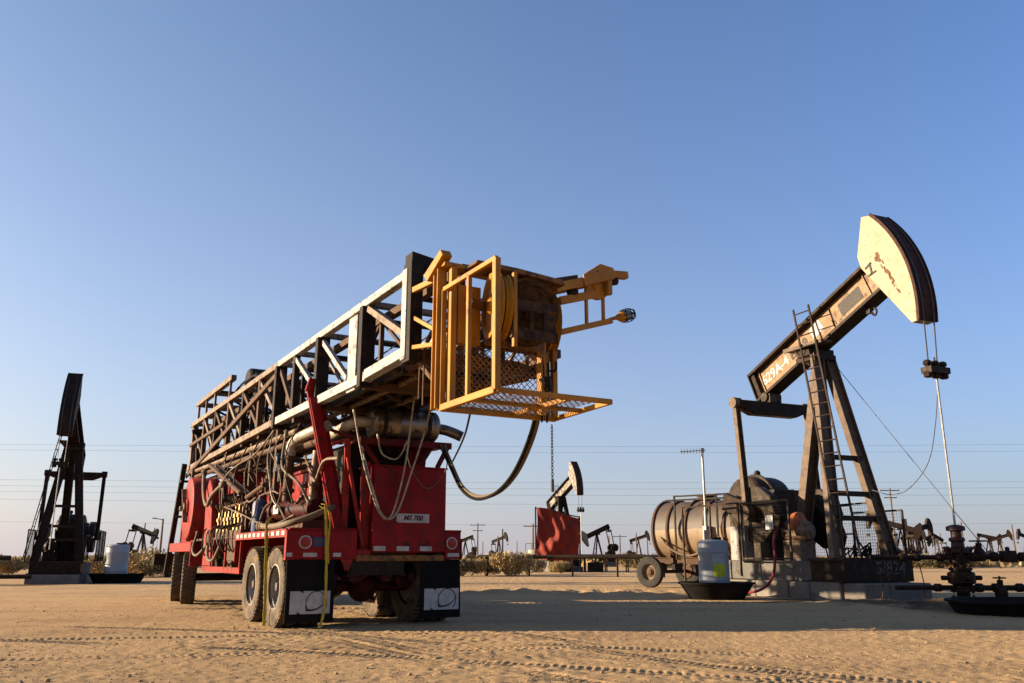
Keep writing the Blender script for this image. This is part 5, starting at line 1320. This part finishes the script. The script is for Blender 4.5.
for x in (0.5, 2.4, 4.3):
    m.bar((x, -0.6, 0.86), (x, 0.6, 0.86), 0.14, 0.2)
    m.prism([(-0.75, 0.97), (0.75, 0.97), (0.62, 1.30), (0.2, 0.99), (-0.2, 0.99), (-0.62, 1.30)], (x, 0, 0), (0, 1, 0), (0, 0, 1), 0.10)
m.build("trailer_frame", BROWN, tk)
for x in (0.05,):
    m = MB(); m.tube((x, -1.2, 0.50), (x, 1.2, 0.50), 0.06, 10)
    for y in (-0.5, 0.5): m.bar((x, y, 0.45), (x, y, 0.80), 0.12, 0.5, (0, 1, 0))
    m.build("axle", DARK, tk)
    w1 = MB()
DTYRE = paint("old_tyre", (0.026, 0.023, 0.020), 0.8, dust=0.06, sc=5)
for sgn in (-1, 1):
    c = V(0.05, sgn * 1.22, 0.50)
    h = MB(); h.lathe([(0.0, 0.06), (0.08, 0.05), (0.10, 0.0), (0.20, -0.02), (0.22, -0.10)], c, (0, sgn, 0), 14); hb = h.build("wheel", BROWN, tk)
    t_ = MB(); t_.lathe([(0.26, -0.09), (0.38, -0.11), (0.48, -0.09), (0.505, -0.04), (0.505, 0.04), (0.48, 0.09), (0.38, 0.11), (0.26, 0.09)], c, (0, sgn, 0), 32, caps=False); t_.build("tyre", DTYRE, hb)
    t_ = MB(); t_.lathe([(0.27, 0.085), (0.29, 0.07), (0.26, 0.04), (0.23, -0.02), (0.12, -0.01), (0.09, 0.02)], c, (0, sgn, 0), 24, caps=False); t_.build("rim", TANST, hb)
m = MB(); m.bar((4.9, 0, 0.86), (6.6, 0, 0.6), 0.12, 0.16); m.tube((6.5, 0, 0.6), (6.5, 0, 0.0), 0.05, 8); m.build("drawbar", DARK, tk)
for x, z0 in ((1.0, 0.9), (2.55, 0.9)):
    m = MB(); m.bar((x, -1.06, z0), (x, -1.06, 2.95), 0.05, 0.05, (0, 1, 0)); m.bar((x, -1.06, 2.93), (x + 2.6, -1.06, 2.93), 0.05, 0.05); m.build("side_rail", DARK, tk)
m = MB(); m.path([(0.1, -0.8, 1.9), (0.7, -1.08, 1.3), (1.5, -1.1, 1.02), (2.2, -1.1, 1.3), (2.6, -1.08, 1.6)], 0.04, 8, 6); m.build("tank_hose", HOSE, tk)
m = MB(); m.box((2.05, -1.16, 1.40), (2.22, -1.02, 1.95)); m.build("gauge_box", WLAB, tk)

# ------------------------------------------------------------------ antenna mast
an = thing("antenna_mast", "slim steel pole with a small yagi antenna behind the labelled barrel", "antenna", (5.72, 25.6, 0))
m = MB(); m.tube((0, 0, 0), (0, 0, 2.3), 0.05, 10); m.tube((0, 0, 2.3), (0, 0, 4.12), 0.035, 10); m.build("pole", GALV, an)
m = MB(); m.tube((-0.66, 0.0, 4.05), (0.10, 0.0, 4.10), 0.014, 6); m.box((-0.04, -0.04, 4.03), (0.05, 0.04, 4.16)); ya = m.build("antenna_boom", GALV, an)
for i in range(7):
    m = MB(); x = -0.62 + i * 0.09; m.tube((x, -0.02, 3.98 + 0.004 * i), (x, 0.02, 4.14 + 0.004 * i), 0.007, 5); m.build("antenna_element", DARK, ya)
m = MB(); m.box((-0.10, -0.10, 1.35), (0.10, -0.03, 1.75)); m.build("junction_box", WLAB, an)

# ------------------------------------------------------------------ red tarpaulin screen
tp = thing("tarpaulin_screen", "large red tarpaulin hung as a screen in front of the white-headed pumpjack", "tarpaulin", (1.6, 56.5, 0))
W_, H_ = 2.75, 3.1; nu, nv = 36, 30
m = MB(); vs_ = []
for back in (0, 1):
    for j in range(nv + 1):
        for i in range(nu + 1):
            u = i / nu; v = j / nv
            top = 4.10 - 0.60 * u + 0.10 * math.sin(u * 5); bot = 0.72 + 0.10 * math.sin(u * 7 + 1)
            y = 0.13 * math.sin(u * 11 + v * 6 + math.sin(v * 9)) * (0.35 + v * 0.65) + 0.34 * math.exp(-((u - 0.25 - 0.55 * (1 - v)) / 0.10) ** 2) * v + 0.06 * math.sin(u * 26 - v * 12) + 0.30 * math.sin(v * 3.1) * u
            vs_.append((u * W_ + 0.06 * math.sin(v * 6), -y + 0.02 * back, top + (bot - top) * v))
N_ = (nu + 1) * (nv + 1); fs = []
for j in range(nv):
    for i in range(nu):
        a = j * (nu + 1) + i; fs += [(a, a + 1, a + nu + 2, a + nu + 1), (N_ + a, N_ + a + nu + 1, N_ + a + nu + 2, N_ + a + 1)]
m.add(vs_, fs); m.build("red_cloth", CLOTH, tp, angle=80)
for x, h in ((-0.06, 4.15), (W_ + 0.06, 3.55)):
    m = MB(); m.tube((x, 0.1, 0), (x, 0.1, h), 0.05, 8); m.build("screen_post", DARK, tp)
m = MB(); m.tube((-0.06, 0.1, 4.08), (W_ + 0.06, 0.1, 3.48), 0.04, 8); m.build("screen_rail", DARK, tp)
rk = thing("equipment_rack", "low rusty pipe rack standing on the ground right of the red tarpaulin", "rack", (4.6, 57.5, 0))
for x in (0.2, 1.6, 3.0):
    m = MB(); m.bar((x, 0, 0), (x, 0, 1.0), 0.08, 0.08, (0, 1, 0)); m.bar((x, 1.0, 0), (x, 1.0, 1.0), 0.08, 0.08, (0, 1, 0)); m.bar((x, 0, 1.0), (x, 1.0, 1.0), 0.08, 0.08); m.build("rack_frame", BROWN, rk)
for k in range(4):
    m = MB(); m.tube((-0.4, 0.1 + 0.25 * k, 1.09), (4.0, 0.1 + 0.25 * k, 1.09), 0.05, 8); m.build("rack_pipe", BROWN, rk)
m = MB(); m.box((0.4, 0.1, 0.0), (1.4, 0.8, 0.62)); m.build("rack_pump", DARK, rk, 0.04)
bx = MB(); bx.box((0, 0, 0), (1.5, 1.2, 0.75)); bx.box((0.2, 0.2, 0.75), (0.7, 0.7, 1.1)); o = bx.build("pump_skid", DARK, None, 0.04); o.location = (2.5, 58.2, 0)
tag(o, "low black pump skid under the red tarpaulin's lower edge", "pump skid")

# ------------------------------------------------------------------ surface pipelines
def pipeline(label, p, q, r, posts):
    root = thing("pipeline", label, "pipeline", (p[0], p[1], 0), 0, "surface pipelines")
    d = Vector(q) - Vector(p); o = Vector((0, 0, p[2]))
    m = MB(); m.tube(o, o + d, r, 12); m.build("pipe", DARK, root)
    for i in range(posts):
        k = (i + 0.5) / posts; c = d * k
        m = MB(); m.bar((c.x, c.y, 0), (c.x, c.y, p[2] + d.z * k - r), 0.09, 0.09, (0, 1, 0)); m.build("pipe_support", BROWN, root)
pipeline("long dark pipeline on short posts between the rig and the wheeled tank", (-2.4, 47.0, 0.98), (8.6, 43.0, 0.98), 0.10, 5)
pipeline("upper rusty pipe on posts leading to the dark end-on pumpjack", (-27, 32.5, 0.95), (-18.6, 32.5, 0.95), 0.09, 4)
pipeline("lower pipe near the ground leading to the dark end-on pumpjack", (-27, 31.0, 0.30), (-17.2, 31.5, 0.30), 0.08, 3)

# ------------------------------------------------------------------ utility poles and lines
def pole(label, x, y, h, arm=0, lamp=False):
    root = thing("utility_pole", label, "utility pole", (x, y, 0), 0, "utility poles on the skyline")
    m = MB(); m.tube((0, 0, -0.2), (0, 0, h), 0.15, 8, 0.10); m.build("shaft", WOOD, root)
    for k in range(arm):
        z = h - 0.35 - 0.95 * k; w = 2.6 if k == 0 else 1.7
        m = MB(); m.bar((-w / 2, 0.12, z), (w / 2, 0.12, z), 0.10, 0.12); ca = m.build("crossarm", WOOD, root)
        for i in (-1, 0, 1):
            n = MB(); n.lathe([(0.05, 0), (0.06, 0.06), (0.03, 0.14)], (i * w * 0.45, 0.12, z + 0.06), (0, 0, 1), 6); n.build("insulator", GREYM, ca)
    if lamp:
        m = MB(); m.tube((0, 0, h - 0.1), (-0.9, 0, h + 0.05), 0.05, 6); m.box((-1.2, -0.12, h), (-0.8, 0.12, h + 0.12)); m.build("lamp_head", GREYM, root)
poles = [(50.5, 115, 9.9, 2, "tall pole with two crossarms beyond the large pumpjack's front leg"), (-5.9, 150, 6.6, 2, "pole with crossarms just right of the rig's rear cabinet"),
         (-3.1, 190, 5.3, 0, "plain pole between the crossarm pole and the red tarpaulin"), (-1.6, 150, 5.6, 0, "plain pole above the dry brush left of the red tarpaulin"), (-8.0, 240, 5.1, 0, "short far pole next to the rig's mud flap"),
         (1.5, 260, 5.5, 0, "faint far pole between the brush and red tarpaulin"), (2.9, 120, 5.4, 1, "pole with crossarm rising at the red tarpaulin's left edge"), (18.9, 170, 4.9, 0, "first plain pole right of the rusty lowered-head pumpjack"),
         (20.4, 165, 5.0, 1, "pole with crossarm between rusty pumpjack and tank wheel"), (22.8, 160, 5.2, 0, "plain pole nearest the tank trailer's left end"), (27.9, 180, 5.0, 0, "plain pole hidden partly by the tank trailer's end"),
         (67.2, 130, 6.0, 0, "leaning red-brown pole right behind the wellhead"), (117.3, 210, 5.8, 0, "faint far pole beyond the wellhead flow line"), (80.5, 140, 6.0, 0, "plain pole near the salmon capped pipe riser"),
         (-61.6, 150, 5.8, 0, "plain pole beside the distant bare pumpjack"), (-40.2, 100, 5.2, 0, "pole with street lamp beside the rig's front stand"), (-59.1, 140, 6.2, 0, "thin pole above the bare distant pumpjack's beam"),
         (-98.6, 190, 6.0, 0, "faint far pole left of the dark end-on pumpjack"), (98.3, 200, 6.2, 0, "thin far pole beyond the two tiny pumpjacks")]
for i, (x, y, h, arm, lab) in enumerate(poles):
    pole(lab, x, y, h, arm, lamp=("lamp" in lab))
wl = [((-190, 150, 21.4), (190, 175, 24.5), "topmost wire"), ((-190, 150, 20.6), (190, 175, 23.0), "second wire from the top"), ((-190, 152, 15.6), (190, 160, 15.6), "third wire from the top"),
      ((-190, 152, 14.6), (190, 160, 14.4), "fourth wire from the top"), ((-190, 152, 13.7), (190, 160, 13.0), "fifth wire from the top"), ((-190, 152, 12.6), (190, 160, 10.9), "sixth wire from the top"), ((-190, 170, 8.9), (190, 180, 8.6), "lowest wire")]
for p, q, nm in wl:
    m = MB(); m.path(sagline(p, q, 1.6, 30), 0.019, 4)
    tag(m.build("power_line", WIRE), nm + " of the thin power lines crossing the sky", "power line", "power lines")

# ------------------------------------------------------------------ dry brush
def bush_mesh(seed, leaf=0.13, count=4200):
    r = random.Random(seed); m = MB()
    lobes = [(r.uniform(-0.55, 0.55), r.uniform(-0.5, 0.5), r.uniform(0.25, 0.62), r.uniform(0.28, 0.5)) for _ in range(7)]
    for _ in range(count):
        lx, ly, lz, lr = r.choice(lobes)
        d = Vector((r.gauss(0, 1), r.gauss(0, 1), r.gauss(0, 0.8))).normalized() * lr * (r.random() ** 0.4)
        p = Vector((lx, ly, lz)) + d
        if p.z < 0.02: p.z = 0.02 + 0.1 * r.random()
        g = Vector((r.gauss(0, 0.7), r.gauss(0, 0.7), 0.9)).normalized() * leaf * r.uniform(0.6, 1.6)
        w = Vector((r.gauss(0, 1), r.gauss(0, 1), r.gauss(0, 0.4))).normalized() * leaf * 0.16
        m.add([p - w, p + w, p + g], [(0, 1, 2)])
    return m
def twig_mesh(seed):
    r = random.Random(seed + 50); m = MB()
    for _ in range(12):
        a = r.uniform(0, 6.28); k = r.uniform(0.4, 1.0)
        m.path([(0.05 * math.cos(a), 0.05 * math.sin(a), 0.0), (0.3 * k * math.cos(a), 0.3 * k * math.sin(a), 0.35), (0.7 * k * math.cos(a + 0.3), 0.7 * k * math.sin(a + 0.3), 0.75 * k)], 0.012, 4)
    return m
BUSH = []
for sd, mt in ((1, DRYLEAF), (2, DRYLEAF), (3, GREYLEAF)):
    BUSH.append((bush_mesh(sd), twig_mesh(sd), mt))
_bush_data = {}
def bush(label, x, y, w, h, kind, rz, group):
    root = thing("dry_bush", label, "bush", (x, y, 0.0), rz, group)
    root.scale = (w, w, h * 0.85)
    if kind not in _bush_data:
        b, t_, mt = BUSH[kind]
        fo = b.build("foliage", mt, root); tw = t_.build("twigs", WOOD, root)
        _bush_data[kind] = (fo, tw)
    else:
        for src in _bush_data[kind]:
            c = src.copy(); COL.objects.link(c); c.parent = root
bl = [(-20.2, 44, 1.5, 1.3, "pale dry bush beside the plain white barrel"), (-19.0, 46, 2.0, 1.75, "tall tan bush below the distant bare pumpjack"), (-17.2, 44, 1.6, 1.4, "olive bush right against the rig's front stand"), (-21.8, 52, 1.8, 1.2, "low brush patch behind the plain white barrel"),
      (-2.6, 46, 1.2, 1.2, "dark olive bush at the rig's right mud flap"), (-1.4, 47, 1.5, 1.35, "first golden bush right of the rig"), (-0.2, 46, 1.5, 1.55, "tallest golden bush between the rig and the tarpaulin"), (0.9, 50, 1.3, 1.35, "golden bush left of the beige barrel"), (3.0, 54.0, 0.8, 0.9, "small pale bush in front of the red tarpaulin"),
      (11.0, 78, 2.4, 1.5, "olive brush right of the rusty lowered-head pumpjack"), (13.2, 82, 2.6, 1.4, "olive brush beside the tank trailer's wheel"), (15.5, 80, 2.4, 1.3, "olive brush behind the tank trailer"),
      (34.5, 76, 2.8, 1.4, "dark green brush below the dark far pumpjack"), (39.0, 80, 3.2, 1.4, "green brush left of the wellhead's lower pipe"), (43.5, 84, 3.0, 1.2, "dry brush behind the wellhead"), (52.0, 92, 4.0, 1.3, "dry brush patch behind the wellhead valves"),
      (-29.0, 50, 1.6, 1.2, "dry bush behind the left pipes"), (-31.5, 60, 2.2, 1.3, "far dry bush left of the end-on pumpjack"), (-24.5, 52, 1.6, 1.3, "dry bush seen through the end-on pumpjack's fence")]
for i, (x, y, w, h, lab) in enumerate(bl):
    k = 2 if ("olive" in lab or "green" in lab) else i % 2
    bush(lab, x, y, w, h, k, (i * 77) % 360, "dry bushes on the flat")
# far scrub that reads as one mass
r = random.Random(11); m = MB()
for _ in range(5200):
    y = 85 + 330 * (r.random() ** 1.4); x = (r.random() - 0.5) * y * 2.0
    if math.sin(x * 0.07 + y * 0.05) + r.gauss(0, 0.7) < 0.1: continue
    s_ = r.uniform(0.5, 1.6)
    for _k in range(5):
        p = Vector((x + r.gauss(0, 0.8) * s_, y + r.gauss(0, 0.8) * s_, 0.0)); hgt = r.uniform(0.3, 0.95) * s_
        w = Vector((r.uniform(0.2, 0.5) * s_, r.uniform(-0.3, 0.3), 0))
        m.add([p - w, p + w, p + Vector((r.gauss(0, 0.3), r.gauss(0, 0.3), hgt))], [(0, 1, 2)])
sc_ = m.build("scrub", DRYLEAF); tag(sc_, "band of low dry scrub along the far flat horizon", "scrub", kind="stuff")
# scattered clods and stones near the camera
def rock_mesh(seed):
    rr = random.Random(seed); b = bmesh.new(); bmesh.ops.create_icosphere(b, subdivisions=1, radius=1.0)
    for v in b.verts: v.co *= rr.uniform(0.7, 1.2); v.co.z *= 0.6
    vv = [tuple(v.co) for v in b.verts]; ff = [tuple(v.index for v in f.verts) for f in b.faces]; b.free(); return vv, ff
RK = [rock_mesh(i) for i in range(5)]
r = random.Random(5); m = MB()
xs = []; 
for _ in range(5200):
    y = 6.9 + 14 * r.random() ** 1.5; x = r.uniform(-1, 1) * y * 0.72
    xs.append((x, y, r.uniform(0.004, 0.012) * (2.2 if r.random() < 0.05 else 1)))
zz = ground_height(np.array([a[0] for a in xs]), np.array([a[1] for a in xs]))
for (x, y, s_), z in zip(xs, zz):
    vv, ff = r.choice(RK); a = r.uniform(0, 6.28); c_, s2_ = math.cos(a), math.sin(a)
    m.add([(x + s_ * (v[0] * c_ - v[1] * s2_), y + s_ * (v[0] * s2_ + v[1] * c_), z + s_ * (v[2] + 0.3)) for v in vv], ff)
gr = m.build("gravel", paint("clod_earth", (0.40, 0.27, 0.15), 0.9, dust=0.2, sc=20)); tag(gr, "loose clods and small stones scattered over the sandy ground", "gravel", kind="stuff")
